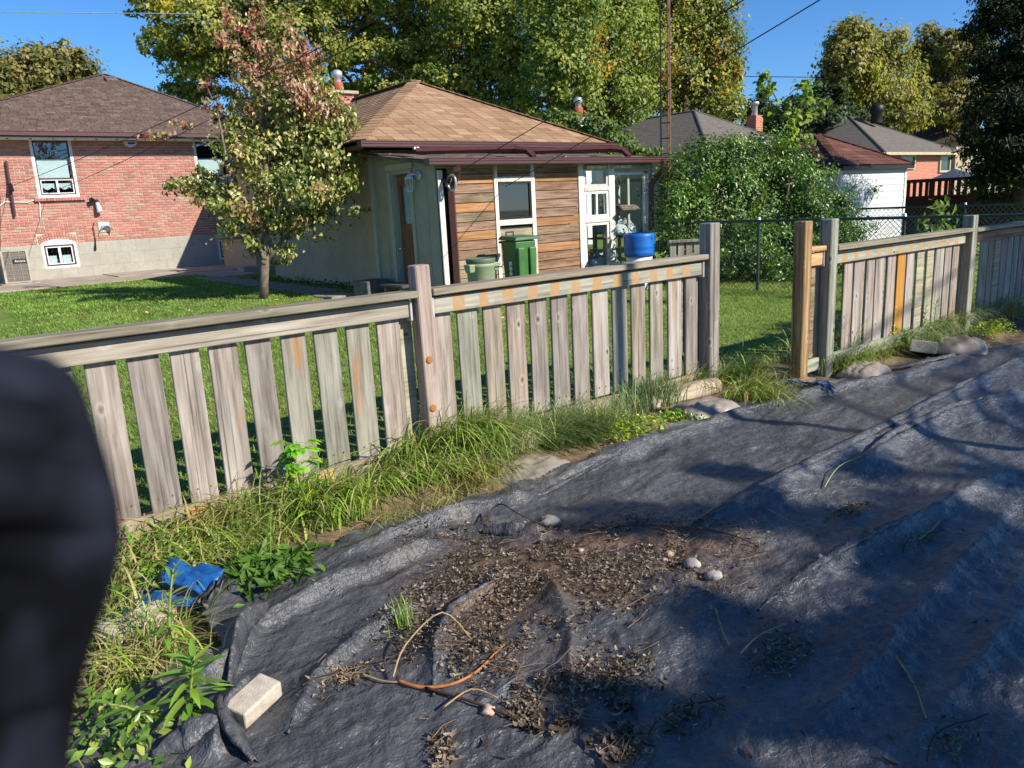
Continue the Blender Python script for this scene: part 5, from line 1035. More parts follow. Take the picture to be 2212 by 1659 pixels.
# ------------------------------------------------------------------ lawn grass
G_ = np.random.default_rng(12)
def lawn_ok(x, y):
    m = ~((y > 20.85) & (x < 9.5)) & ~((x > 6.35) & (x < 11.5) & (y > 10.0)) & ~((x > 5.9) & (y > 19)) & ~((x > 5.42) & (x < 6.0) & (y > 10.3) & (y < 19.6) & (vnoise(x*9, y*9, 3) < .85))
    return m & (y > 3.62)
def blade_set(n, x0, x1, y0, y1, L0, L1, w0, w1):
    x = G_.uniform(x0, x1, n); y = G_.uniform(y0, y1, n); m = lawn_ok(x, y); x, y = x[m], y[m]; n = len(x)
    P = np.stack([x, y, lawn_h(x, y)-.004], 1); pt = fbm(x*.9, y*.9, 77, 3); pt2 = fbm(x*3.5, y*3.5, 78, 3)
    near_ = sst(11, 6.5, y)
    green = np.array(lin('#769046')); lush = np.array(lin('#8cae4a')); dryc = np.array(lin('#a39c66')); dk = np.array(lin('#3c6222'))
    t = np.clip((pt2-.4)*3, 0, 1)[:, None]; C = green*(1-t)+lush*t; C = C*(1-near_[:, None]*.25)+np.array(lin('#7d8248'))*near_[:, None]*.25
    d = (np.clip((pt-.5)*4, 0, 1)*(.35+.4*near_)*(G_.random(n) < .6))[:, None]; C = C*(1-d)+dryc*d; C = C*(.65+.7*G_.random((n, 1)))
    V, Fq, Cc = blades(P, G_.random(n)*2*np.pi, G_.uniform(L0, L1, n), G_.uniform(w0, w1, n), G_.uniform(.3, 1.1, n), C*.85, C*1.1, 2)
    return V, Fq, Cc
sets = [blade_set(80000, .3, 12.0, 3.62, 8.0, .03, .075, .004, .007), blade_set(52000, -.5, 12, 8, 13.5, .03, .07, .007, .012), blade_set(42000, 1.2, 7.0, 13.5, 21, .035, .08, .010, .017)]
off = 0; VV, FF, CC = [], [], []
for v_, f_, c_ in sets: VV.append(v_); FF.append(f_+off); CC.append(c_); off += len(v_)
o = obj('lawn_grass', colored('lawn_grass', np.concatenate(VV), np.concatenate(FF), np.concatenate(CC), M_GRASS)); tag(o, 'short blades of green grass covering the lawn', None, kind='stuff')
n = 160; x = G_.uniform(2, 9, n); y = G_.uniform(4, 16, n); m = lawn_ok(x, y); x, y = x[m], y[m]; n = len(x); P = np.stack([x, y, lawn_h(x, y)+.04], 1)
o = obj('fallen_leaves', leaves('fallen_leaves', P, G_.normal(size=(n, 3))*.4+np.array([0, 0, 1]), G_.normal(size=(n, 3)), G_.uniform(.05, .09, n), np.array([lin('#9a6a3a'), lin('#b58a4a'), lin('#8a4a34'), lin('#c9b07a')])[G_.integers(0, 4, n)], M_DRY)); tag(o, 'scattered fallen leaves on the lawn', None, kind='stuff')
# ------------------------------------------------------------------ long grass and weeds along the fence
GP = [lin('#6c8a3e'), lin('#839f48'), lin('#98ad58'), lin('#aaba5c')]; GD = [lin('#a89e68'), lin('#bcae78'), lin('#908852')]; GB = [lin('#5f7a52'), lin('#738c60'), lin('#879c6a')]; GY = [lin('#7fa032'), lin('#93b038'), lin('#6d9230')]
def clump(spots, n, L, az, azs, bend, wd, pal, label, dry=.15, z=-.1, spread=.06, seed=0, tipz=.15, cat='grass clump', seg=6):
    g = np.random.default_rng(seed+500); S = np.array([PZ(x, y, z)[:2] for x, y in spots]); i = g.integers(0, len(S), n); P = np.zeros((n, 3)); P[:, :2] = S[i]+g.normal(size=(n, 2))*spread; P[:, 2] = z-.02
    P[:, 1] = np.minimum(P[:, 1], 3.53 if P[:, 0].mean() < 4.9 else 3.6)
    pal = np.array(pal); C = pal[g.integers(0, len(pal), n)]*(.7+.6*g.random((n, 1))); d = g.random(n) < dry; C[d] = np.array(GD)[g.integers(0, 3, d.sum())]*(.8+.5*g.random((d.sum(), 1)))
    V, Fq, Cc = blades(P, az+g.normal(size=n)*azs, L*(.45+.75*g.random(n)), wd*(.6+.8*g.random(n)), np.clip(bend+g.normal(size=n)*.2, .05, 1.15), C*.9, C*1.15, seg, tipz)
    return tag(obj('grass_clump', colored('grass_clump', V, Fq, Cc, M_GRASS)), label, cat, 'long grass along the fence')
a_ = R_(-55)
clump([(930, 985), (975, 965), (1010, 975), (880, 1010), (1040, 985)], 760, .54, a_, .8, .74, .0095, GP, 'biggest tuft of arching green grass in front of the main post', .14, -.06, .07, 1)
clump([(830, 1050), (880, 1035), (930, 1030), (980, 1020), (800, 1065)], 240, .4, R_(-62), .7, .85, .0095, GP+GY[:2], 'long grass spilling forward over the timber left of the main post', .2, -.06, .07, 23)
clump([(1020, 1040), (1060, 1030), (990, 1060)], 260, .3, R_(-40), 1.0, .8, .006, GD+GP[:1], 'dry straw tuft beside the dusty sand bag', .6, -.11, .07, 24)
clump([(1260, 925), (1320, 905), (1180, 940)], 360, .3, R_(10), .8, .65, .005, GB+GP, 'thin grass line along the middle of the timber', .2, -.05, .08, 25)
clump([(720, 1095), (760, 1105), (690, 1120), (640, 1110)], 480, .42, R_(-80), .9, .6, .009, GP+GY, 'bright tuft of grass hanging over the timber right of the maple seedling', .15, -.08, .07, 2)
clump([(560, 1120), (600, 1100), (520, 1140), (480, 1150)], 250, .36, R_(-75), 1.2, .6, .0095, GP+GD[:1], 'mixed straw and green grass below the fourth slat gap', .4, -.08, .09, 3)
clump([(420, 1165), (360, 1180), (300, 1190), (450, 1190)], 230, .34, R_(-30), 1.3, .75, .0095, GP+GY, 'matted grass at the foot of the leftmost slats', .35, -.1, .1, 4)
clump([(330, 1230), (380, 1215), (290, 1260), (450, 1210)], 220, .3, R_(10), 1.4, .75, .0095, GP+GY, 'matted yellow green grass above the blue tarp scrap', .35, -.1, .1, 5)
clump([(540, 1180), (590, 1165), (500, 1205)], 240, .26, R_(-60), 1.5, .7, .007, GP, 'thin grass right of the tarp scrap beneath the kick board', .35, -.1, .1, 6)
clump([(1100, 965), (1150, 950), (1220, 930), (1070, 990)], 520, .36, R_(20), .6, .7, .0055, GB, 'fine grey green grass leaning right along the timber', .2, -.06, .07, 7)
clump([(1180, 970), (1230, 955), (1260, 950)], 620, .38, R_(-30), .5, .85, .006, GB+GP[:1], 'drooping blue green grass mound above the first sand bag', .15, -.1, .07, 8)
clump([(1390, 880), (1430, 872), (1370, 895)], 520, .36, R_(15), .8, .55, .0055, GB, 'fine dark grass tuft beside the plump sand bag', .2, -.08, .06, 9)
clump([(1480, 845), (1530, 830), (1570, 825), (1610, 830)], 800, .42, R_(-30), .7, .75, .007, GP+GB, 'wide tuft of arching grass at the foot of the fence end post', .2, -.1, .08, 10)
clump([(1600, 860), (1640, 850), (1660, 870)], 480, .34, R_(-70), .9, .8, .007, GP+GD[:1], 'straw tinged grass spilling over the fabric edge left of the rope', .3, -.1, .07, 11)
clump([(1645, 800), (1680, 795), (1620, 795)], 160, .22, R_(60), 1.3, .5, .005, GP+GD, 'sparse dry grass in the fence opening', .4, -.12, .08, 12)
clump([(1760, 780), (1790, 775), (1810, 785), (1745, 795)], 520, .58, R_(10), 1.0, .5, .007, GP+GB, 'tall spiky grass fountain beside the orange end post', .12, -.1, .06, 13)
clump([(1780, 800), (1820, 795), (1850, 780)], 520, .38, R_(-70), 1.0, .85, .007, GP+GY, 'drooping light grass left of the wrinkled sand bag', .25, -.1, .07, 14)
clump([(1880, 765), (1900, 755), (1930, 750)], 420, .36, R_(-60), .8, .85, .007, GY+GD[:1], 'yellowish grass between sand bag and amber slat', .4, -.1, .07, 15)
clump([(1950, 745), (1990, 730), (2020, 720)], 640, .42, R_(-130), .6, .9, .006, GB, 'blue green grass combed left along the right fence', .15, -.08, .08, 16)
clump([(2050, 705), (2080, 695), (2030, 715)], 520, .42, R_(-110), .8, .85, .006, GB+GD[:1], 'blue green grass combed over below the far fence post', .2, -.06, .08, 17)
clump([(2120, 690), (2160, 680), (2190, 675)], 420, .42, R_(-150), 1.2, .7, .006, GB+GD, 'dull grass tuft at the far right fence corner', .3, -.06, .09, 18)
clump([(300, 1420), (350, 1410), (260, 1460), (330, 1440)], 260, .26, R_(0), 1.6, .85, .006, GY+GD[:1], 'flattened yellow grass left of the goldenrod weed', .5, -.12, .09, 19)
clump([(270, 1350), (250, 1300), (290, 1390)], 200, .24, R_(40), 1.6, .8, .006, GP+GD[:1], 'thin grass beside the half buried paver', .4, -.12, .08, 20)
clump([(866, 1360), (872, 1352)], 46, .16, R_(60), 1.5, .18, .0035, [lin('#6f9440'), lin('#84a850')], 'small upright grass sprig growing through the fabric', 0, -.1, .018, 21)
clump([(840, 1135), (900, 1115), (960, 1095)], 160, .2, R_(-60), 1.0, .7, .005, GP+GD, 'short grass fringe hanging on the fabric edge', .4, -.1, .06, 22)
def strap(base, d, L, wd, droop, col, name, parent, mat=M_LEAFG, seg=7, fold=.25):
    """one long leaf as its own mesh"""
    d = Vector(d).normalized(); side = d.cross(Vector((0, 0, 1))).normalized(); V = []; Fc = []; C = []
    p = Vector(base)
    for i in range(seg+1):
        t = i/seg; w_ = wd*(math.sin(math.pi*min(1, t**.8*.97+.03)))*.5+.0006
        dd = Vector((d.x, d.y, d.z-droop*t*1.6)).normalized(); up_ = side.cross(dd).normalized()
        for s in (-1, 0, 1): V.append(p+side*w_*s+up_*(abs(s)*w_*fold)); C.append([c*(.85+.3*t) for c in col])
        p = p+dd*L/seg
    for i in range(seg):
        for j in (0, 1): Fc.append((i*3+j, i*3+j+1, (i+1)*3+j+1, (i+1)*3+j))
    return obj(name, colored(name, np.array([tuple(v) for v in V]), np.array(Fc), np.array(C), mat, True), parent)
def lance_weed(px, py, H, n, L, wd, label, lean=(0, 0), pal=(lin('#5c7f2a'), lin('#6f9334'), lin('#84a53c')), seed=0, z=-.12, name='goldenrod'):
    g = random.Random(seed); b0 = PZ(px, py, z); t0 = thing(name, b0, label, 'weed'); pts = [Vector((b0[0]+lean[0]*t*t, b0[1]+lean[1]*t*t, z+H*t)) for t in (0, .25, .5, .75, 1)]
    MB().tube(pts, [.005, .005, .0045, .004, .002], 6).build('stem', plain('weed_stem', lin('#7d8a4a'), .7), t0, True)
    for i in range(n):
        t = .12+.88*i/n; s = t*4; k_ = min(3, int(s)); p = pts[k_].lerp(pts[k_+1], s-k_); a = i*2.4+g.uniform(-.3, .3); el = -.1+.9*t**2+g.uniform(-.1, .1)
        strap(p, (math.cos(a)*math.cos(el), math.sin(a)*math.cos(el), math.sin(el)), L*(1.05-.5*t**2)*g.uniform(.8, 1.1), wd*g.uniform(.8, 1.15), .5-.3*t, [c*g.uniform(.85, 1.15) for c in pal[g.randrange(3)]], 'leaf', t0)
    return t0
lance_weed(418, 1560, .23, 34, .135, .022, 'large leafy goldenrod weed with narrow pointed leaves at lower left', (.02, -.05), seed=1)
lance_weed(372, 1430, .30, 30, .09, .012, 'slim upright goldenrod weed above the larger one', (.06, .05), seed=2)
lance_weed(2015, 735, .36, 22, .10, .016, 'upright green weed below the far fence post', (.02, 0), seed=3, z=-.08)
lance_weed(330, 1580, .16, 18, .11, .02, 'spreading weed with reddish stem left of the goldenrod', (-.1, -.04), seed=4)
# maple seedling in front of the slats
ms_ = thing('maple_seedling', PZ(655, 1105, -.08), 'bright green leafy seedling standing in front of the slats with its shadow on them', 'seedling'); g = random.Random(8); b0 = Vector([float(q_) for q_ in PZ(655, 1105, -.08)])
stp = [b0, b0+Vector((.01, 0, .12)), b0+Vector((-.01, -.01, .26)), b0+Vector((.0, -.02, .36))]; MB().tube(stp, [.005, .004, .003, .002], 6).build('stem', plain('seedling_stem', lin('#7a8a48'), .7), ms_, True)
for i in range(34):
    t = .15+.85*i/34; s = t*3; k_ = min(2, int(s)); p = stp[k_].lerp(stp[k_+1], s-k_); a = i*2.1+g.uniform(-.5, .5); r_ = g.uniform(.03, .11)*(1.1-t*.5); q_ = p+Vector((math.cos(a)*r_, math.sin(a)*r_*.7-.02, g.uniform(-.02, .05)))
    MB().tube([p, q_], .0015, 4).build('leaf_stalk', plain('leaf_stalk', lin('#8a9a50'), .7) if i == 0 else bpy.data.materials['leaf_stalk'], ms_)
    for j in (-.7, 0, .7): strap(q_, (math.cos(a+j), math.sin(a+j)*.8-.1, -.1), g.uniform(.045, .07), .034, .4, [c*g.uniform(.8, 1.2) for c in (lin('#5d9a22'), lin('#74ad28'), lin('#8fbd30'))[g.randrange(3)]], 'leaf', ms_, seg=4)
def leafy(name, spots, n, L, ratio, pal, label, cat, z=-.1, h=.1, spread=.07, seed=0, mat=None, group=None, fold=.2):
    g = np.random.default_rng(seed+900); S = np.array([PZ(x, y, z)[:2] for x, y in spots]); i = g.integers(0, len(S), n); hh = h*g.random(n)**.7; P = np.zeros((n, 3)); off_ = g.normal(size=(n, 2))*spread; P[:, :2] = S[i]+off_; P[:, 2] = z+hh*np.exp(-(off_**2).sum(1)/(2*(spread*1.6)**2))
    t0 = thing(name, (*S.mean(0), z), label, cat, group); pal = np.array(pal); C = pal[g.integers(0, len(pal), n)]*(.7+.6*g.random((n, 1))); N = g.normal(size=(n, 3))*.55+np.array([0, -.2, .9]); D = g.normal(size=(n, 3)); D[:, 2] -= .2
    obj('foliage', leaves('foliage', P, N, D, L*(.6+.8*g.random(n)), C, mat or M_LEAFG, ratio, fold), t0)
    b = MB()
    for q_ in range(min(24, n//8)): b.tube([(P[q_, 0], P[q_, 1], z-.02), (P[q_, 0]+.01, P[q_, 1], (P[q_, 2]+z)/2), tuple(P[q_])], .002, 4)
    o_ = b.build('stems', bpy.data.materials['weed_stem'], t0); o_['kind'] = 'stuff'; return t0
leafy('ground_cover', [(1290, 905), (1310, 935), (1350, 930), (1390, 935), (1270, 880), (1340, 950)], 1500, .022, .7, [lin('#7f9a24'), lin('#9ab52c'), lin('#6b8a24'), lin('#b0b838')], 'yellow green creeping ground cover in front of the timber', 'ground cover', -.1, .12, .075, 1)
leafy('ground_cover', [(1470, 905), (1500, 912), (1440, 908)], 420, .02, .7, [lin('#5f9a24'), lin('#7fb02c'), lin('#b0a838')], 'small bright green ground cover left of the plump sand bag', 'ground cover', -.1, .07, .05, 2)
leafy('ground_cover', [(2140, 722), (2160, 718), (2120, 725)], 500, .03, .5, [lin('#a0b428'), lin('#8fae2c'), lin('#b8bc34')], 'yellow ground cover below the last fence section', 'ground cover', -.09, .14, .08, 3)
leafy('dandelion_patch', [(560, 1225), (600, 1235), (640, 1215), (540, 1250), (590, 1262)], 260, .075, .38, [lin('#557a2c'), lin('#688c34'), lin('#466a28')], 'patch of dandelion leaves on the fabric edge right of the tarp scrap', 'weed', -.1, .08, .07, 4, M_LEAF)
leafy('broadleaf_weed', [(250, 1590), (290, 1610), (220, 1560), (270, 1640), (320, 1630), (200, 1640)], 230, .038, .5, [lin('#66883a'), lin('#7f9a42'), lin('#94a04a'), lin('#587832')], 'broad yellow green leaves of a low weed in the bottom left corner', 'weed', -.12, .12, .07, 5)
leafy('clover_patch', [(300, 1260), (280, 1230), (330, 1200), (270, 1290), (360, 1240)], 420, .03, .6, [lin('#6f8a2c'), lin('#85a034'), lin('#5a7428')], 'low clover among the grass left of the tarp scrap', 'weed', -.1, .1, .09, 6)
leafy('fence_vine', [(1925, 740), (1935, 748)], 60, .05, .6, [lin('#6fae34'), lin('#5f9a2a')], 'small bright leafed vine in the grass below the pale slats', 'weed', -.05, .2, .06, 7)
leafy('wall_shrub', [(765, 615), (772, 605)], 120, .07, .6, [lin('#3c5a30'), lin('#4a6a36')], 'sparse dark shrub against the stucco wall beside the concrete block', 'shrub', -.02, .6, .16, 8)
g = np.random.default_rng(44); n = 60; S = np.array([PZ(*s_, -.02)[:2] for s_ in ((300, 1150), (270, 1200), (330, 1300), (290, 1260), (375, 1080), (470, 1090))]); P = np.zeros((n, 3)); P[:, :2] = S[g.integers(0, 6, n)]+g.normal(size=(n, 2))*.05; P[:, 2] = g.uniform(-.02, .12, n); P[:, 1] = np.minimum(P[:, 1], 3.5)
o = obj('pink_flower_spikes', leaves('pink_flower_spikes', P, g.normal(size=(n, 3)), g.normal(size=(n, 3))*.3+np.array([0, 0, 1]), g.uniform(.012, .022, n), np.array([lin('#c8697a')])[g.integers(0, 1, n)]*(.8+.4*g.random((n, 1))), M_LEAF, .5)); tag(o, 'tiny pink smartweed flower spikes in the grass at the left', None, kind='stuff')
g = np.random.default_rng(46); n = 700; X = g.uniform(6.1, 6.46, n); Y = g.uniform(10.6, 17.5, n); P = np.stack([X, Y, lawn_h(X, Y)+.1*g.random(n)**2], 1)
o = obj('wall_weeds', leaves('wall_weeds', P, g.normal(size=(n, 3))+np.array([-.4, 0, .6]), g.normal(size=(n, 3)), g.uniform(.04, .1, n), np.array([lin('#3f5a2c'), lin('#557a34')])[g.integers(0, 2, n)]*(.7+.5*g.random((n, 1))), M_LEAF, .5)); tag(o, 'low weeds growing along the foot of the stucco wall', None, kind='stuff')
# ------------------------------------------------------------------ pear tree on the lawn
pt_ = thing('pear_tree', (4.7, 13, 0), 'young pear tree with reddish top leaves on the lawn', 'tree'); D0 = 12.85
b0 = np.array([4.7, 13, -.05]); fk = PD(571, 575, D0); tp = PD(575, 330, D0); tt = PD(550, 60, D0)
trunk('trunk', [b0, b0+(fk-b0)*.5, fk, PD(574, 480, D0), tp, PD(565, 190, D0), tt], [.085, .072, .08, .05, .04, .026, .012], M_BARKL, pt_)
for L_ in ([(571, 570), (545, 520), (500, 450), (420, 400), (350, 392)], [(572, 572), (610, 520), (650, 470), (720, 450), (800, 455)], [(573, 530), (590, 430), (630, 300), (640, 180)], [(571, 560), (540, 480), (490, 350), (470, 240), (440, 170)], [(574, 470), (620, 400), (690, 330), (730, 290)], [(573, 440), (520, 360), (430, 300), (330, 290)], [(570, 400), (540, 250), (520, 120), (510, 20)]):
    MB().tube([PD(x_, y_, D0+.25*math.sin(i*2.1+x_)) for i, (x_, y_) in enumerate(L_)], [.036*(1-.85*i/(len(L_)-1)) for i in range(len(L_))], 6).build('limb', M_BARKL, pt_, True)
lo = [(478, 425, 54, 38), (420, 402, 50, 18), (560, 470, 75, 55), (640, 480, 70, 48), (700, 420, 50, 45), (770, 456, 32, 10), (520, 340, 52, 52), (600, 340, 85, 65), (690, 330, 65, 60), (548, 528, 26, 18), (605, 545, 45, 22), (484, 262, 28, 30), (560, 265, 55, 50), (650, 250, 60, 60), (720, 300, 40, 40), (740, 380, 40, 40), (750, 330, 34, 50), (690, 260, 50, 50), (450, 380, 30, 22), (530, 290, 40, 36), (600, 420, 60, 50), (660, 400, 60, 50), (700, 230, 44, 44), (650, 180, 44, 40), (730, 260, 34, 40), (372, 396, 24, 10)]
crown('crown', clump_px(lo, D0, .5, 3), 15500, .08, [lin('#6c7b38'), lin('#848d44'), lin('#9ea258'), lin('#b0a868'), lin('#56672e')], pt_, 31, M_LEAFG, 18, .22, .15, .62, 1.2, (lin('#a08458'), .14), .35)
hi = [(560, 190, 45, 50), (640, 190, 50, 60), (515, 140, 30, 40), (560, 110, 30, 45), (640, 100, 45, 55), (510, 50, 30, 40), (555, 30, 26, 40), (600, 150, 40, 50), (450, 185, 22, 22), (480, 90, 22, 30), (390, 272, 30, 10), (340, 292, 40, 8), (470, 230, 25, 25), (680, 200, 26, 40), (660, 140, 30, 40), (530, -30, 26, 40), (600, 250, 50, 40), (660, 260, 46, 40), (540, 235, 36, 34), (690, 240, 30, 40)]
crown('red_crown', clump_px(hi, D0, .4, 4), 4800, .078, [lin('#a06f5e'), lin('#b3806c'), lin('#bf967c'), lin('#959056'), lin('#a58868')], pt_, 32, M_LEAFG, 14, .22, .15, .6, 1.5, (lin('#94443f'), .06), .35)
for i, (x_, y_) in enumerate(((533, 338), (627, 363), (580, 290), (690, 370))): MB().lathe([(0, -.045), (.028, -.03), (.034, -.01), (.02, .03), (.006, .05), (0, .055)], 10, PD(x_, y_, D0-.45)).build('pear', plain('pear_skin', lin('#c4ae3a'), .5) if i == 0 else bpy.data.materials['pear_skin'], pt_, True)
# ------------------------------------------------------------------ hedge, saplings, shrubs behind
GRN = [lin('#415d20'), lin('#557228'), lin('#6c8a34'), lin('#344d1b')]; OLV = [lin('#656f33'), lin('#7f863e'), lin('#565f2c'), lin('#92934c')]; BRN = [lin('#8a8048'), lin('#76733e'), lin('#9c8c54'), lin('#636636')]
hd = thing('hedge_bush', PD(1620, 600, 14), 'big rounded dark green bush beside the porch', 'bush')
hc = [(1490, 400, 70, 60), (1560, 350, 80, 50), (1640, 345, 85, 55), (1712, 392, 72, 50), (1770, 450, 60, 44), (1835, 490, 40, 34), (1480, 480, 60, 70), (1560, 450, 80, 80), (1650, 450, 90, 80), (1740, 480, 70, 56), (1800, 510, 50, 44), (1580, 540, 80, 50), (1680, 545, 90, 50), (1500, 555, 50, 40), (1780, 550, 70, 40), (1630, 590, 70, 26), (1700, 585, 50, 24)]
crown('crown', clump_px(hc, 14.2, .8, 5), 64000, .06, GRN+[lin('#5f8030')], hd, 41, M_LEAFG, 46, .2, .5, .6, .2, (lin('#7d9a34'), .05))
for i in range(7): MB().tube([PD(1540+i*35, 610, 14.6), PD(1530+i*40, 480, 14.4), PD(1500+i*52, 380, 14.2)], [.05, .035, .015], 6).build('stem', M_BARK, hd, True)
g = random.Random(17)
for i in range(26):
    x_ = g.uniform(1760, 1890); y_ = 430+abs(x_-1780)*.3+g.uniform(-60, 60)
    if i > 16: x_ = g.uniform(1440, 1700); y_ = 310+abs(x_-1600)*.2
    A_ = PD(x_, y_, 13.9); B_ = PD(x_+g.uniform(0, 45), y_-g.uniform(-5, 32), 13.6); MB().tube([A_, (A_+B_)/2+np.array([0, 0, .04]), B_], .006, 4).build('shoot', M_BARK, hd)
    P_, c_, R_2, s_, gg = crown_points([((A_+B_)/2, (.14, .14, .10))], 26, i, 6, .4, .1)
    obj('shoot_leaves', leaves('shoot_leaves', P_, gg.normal(size=P_.shape)+np.array([0, 0, .6]), gg.normal(size=P_.shape), .05*(.6+.7*gg.random(26)), np.array(GRN)[gg.integers(0, 4, 26)]*(1.0+.4*gg.random((26, 1))), M_LEAFG), hd)
sg = thing('sapling', PD(1690, 480, 15.5), 'tall thin sapling with pale green leaves rising above the bush', 'tree')
for L_ in ([(1700, 400), (1695, 300), (1680, 220), (1650, 160)], [(1700, 390), (1715, 290), (1735, 210), (1745, 175)], [(1695, 340), (1670, 260), (1660, 210)], [(1705, 330), (1740, 270), (1770, 240)]):
    MB().tube([PD(*q_, 15.5) for q_ in L_], [.03, .022, .014, .006][:len(L_)], 6).build('limb', M_BARK, sg, True)
crown('crown', clump_px([(1650, 165, 18, 14), (1665, 200, 24, 14), (1685, 240, 26, 20), (1690, 290, 22, 24), (1735, 205, 18, 24), (1740, 180, 20, 10), (1725, 260, 28, 18), (1760, 245, 22, 12), (1700, 310, 26, 20), (1730, 300, 26, 16), (1775, 225, 14, 8), (1640, 180, 12, 10)], 15.5, .25, 6), 820, .13, [lin('#6f8a34'), lin('#86a040'), lin('#5a7430'), lin('#9aa845')], sg, 43, M_LEAF, 10, .3, .1, .6, .8)
vs = thing('climbing_shrub', PD(1320, 330, 20), 'loose leafy shrub growing behind the porch roof end', 'shrub')
crown('crown', clump_px([(1250, 290, 40, 26), (1290, 275, 40, 22), (1330, 305, 40, 22), (1370, 322, 30, 14), (1280, 320, 50, 22), (1410, 332, 24, 10), (1230, 255, 30, 16), (1190, 250, 30, 12)], 20, .6, 7), 4200, .11, [lin('#4f6a30'), lin('#6a8440'), lin('#3c5628'), lin('#80904c')], vs, 44, M_LEAF, 20, .25, .2, .55, .3, (lin('#a05a34'), .02))
MB().tube([PD(1320, 420, 20), PD(1315, 330, 20), PD(1300, 270, 20)], [.05, .04, .02], 6).build('stem', M_BARK, vs, True)
yp = thing('garden_plant', PX(2025, 520, 12.2), 'young large leafed plant behind the chain link fence', 'plant'); MB().tube([PX(2025, 520, 12.2), PX(2023, 470, 12.2), PX(2020, 440, 12.2)], [.015, .012, .006], 6).build('stem', M_BARK, yp)
crown('foliage', [(PX(2020, 443, 12.2), (.2, .2, .08)), (PX(2022, 470, 12.2), (.24, .24, .08)), (PX(2018, 495, 12.2), (.24, .24, .07))], 90, .16, [lin('#66803c'), lin('#7f9448'), lin('#566e34')], yp, 45, M_LEAF, 12, .25, .3, .4, .9)
# ------------------------------------------------------------------ houses and sheds to the right
def stripemat(name, c, c2, scale, axis='Z', rough=.95, nz=40):
    k = NT(name); ge = k.n('NewGeometry'); w_ = k.n('TexWave', wave_type='BANDS', bands_direction=axis, wave_profile='SAW'); w_.inputs['Scale'].default_value = scale; w_.inputs['Distortion'].default_value = .3; k.l(ge.outputs['Position'], w_.inputs['Vector'])
    mp = k.n('Mapping'); mp.inputs['Scale'].default_value = (nz, nz, nz*2.5); k.l(ge.outputs['Position'], mp.inputs['Vector']); f = k.noise(mp.outputs[0], .12, 5, .7)
    col = k.ramp(f, [(.3, c), (.7, c2)]); col = k.mix(k.ramp(w_.outputs['Fac'], [(.0, .55), (.25, 0)]), col, tuple(q_*.45 for q_ in c)); k.bump(w_.outputs['Fac'], .4, .01); return k.base(col, rough, .1)
M_RG = stripemat('grey_roof', lin('#5c5751'), lin('#78716a'), 2.6); M_RB = stripemat('brown_roof', lin('#5a463c'), lin('#6f5a4c'), 2.6)
def brickmat(name):
    k = NT(name); ge = k.n('NewGeometry'); bt_ = k.n('TexBrick'); mp = k.n('Mapping'); mp.inputs['Rotation'].default_value = (R_(90), 0, 0); k.l(ge.outputs['Position'], mp.inputs['Vector']); k.l(mp.outputs[0], bt_.inputs['Vector'])
    for nm, val in (('Color1', (*lin('#b56a58'), 1)), ('Color2', (*lin('#a35d4e'), 1)), ('Mortar', (*lin('#bfa78f'), 1)), ('Scale', 1.0), ('Mortar Size', .008), ('Brick Width', .22), ('Row Height', .072)): bt_.inputs[nm].default_value = val
    return k.base(bt_.outputs['Color'], .9, .1)
M_FARBRICK = brickmat('far_brick')
def hip_house(name, cpx, depth, W, Dp, rise, roofmat, wallmat, label, eave=.35, wall=True):
    c = PD(*cpx, depth); x0, y0, z0 = [float(q_) for q_ in c]; t0 = thing(name, (x0+W/2, y0+Dp/2, -.2), label, 'house'); h = W/2
    A, B, C_, D_ = (x0, y0, z0), (x0+W, y0, z0), (x0+W, y0+Dp, z0), (x0, y0+Dp, z0); R1, R2 = (x0+h, y0+h, z0+rise), (x0+h, y0+max(h, Dp-h), z0+rise)
    b = MB(); b.slab([A, B, R1], (0, 0, -.08)); b.slab([D_, A, R1, R2], (0, 0, -.08)); b.slab([B, C_, R2, R1], (0, 0, -.08)); b.slab([C_, D_, R2], (0, 0, -.08)); rf = b.build('roof', roofmat, t0)
    MB().tube([A, R1], .05, 5).build('hip_cap', roofmat, rf); MB().tube([R1, R2], .05, 5).build('ridge_cap', roofmat, rf); MB().tube([B, R1], .05, 5).build('hip_cap', roofmat, rf)
    b = MB().box2((x0+eave, y0+eave, -.6), (x0+W-eave, y0+Dp-eave, z0-.02)); b.build('wall', wallmat, t0)
    MB().box2((x0, y0-.06, z0-.14), (x0+W, y0, z0-.01)).build('gutter', M_CREAM, t0); MB().box2((x0-.06, y0, z0-.14), (x0, y0+Dp, z0-.01)).build('gutter', M_CREAM, t0); return t0, (x0, y0, z0)
r1, c1 = hip_house('grey_roofed_house', (1532, 324), 29, 7.2, 10, 1.95, M_RG, M_STUCCO, 'house with dark grey hip roof behind the antenna tower', .4)
part('roof_vent', (.4, .4, .12), T(c1[0]+2.7, c1[1]+1.9, c1[2]+.62) @ RX(.45), M_BLACKPL, r1); part('roof_vent', (.4, .4, .12), T(c1[0]+2.2, c1[1]+4.4, c1[2]+.72) @ RY(-.45), M_BLACKPL, r1)
chp = PD(1630, 268, 34); MB().box((chp[0], chp[1], chp[2]-.1), (.5, .5, .9)).build('chimney', M_FARBRICK, r1); MB().lathe([(.12, 0), (.12, .5), (.18, .52), (.18, .62), (0, .66)], 12, (chp[0], chp[1], chp[2]+.3)).build('flue', M_GALV, r1, True)
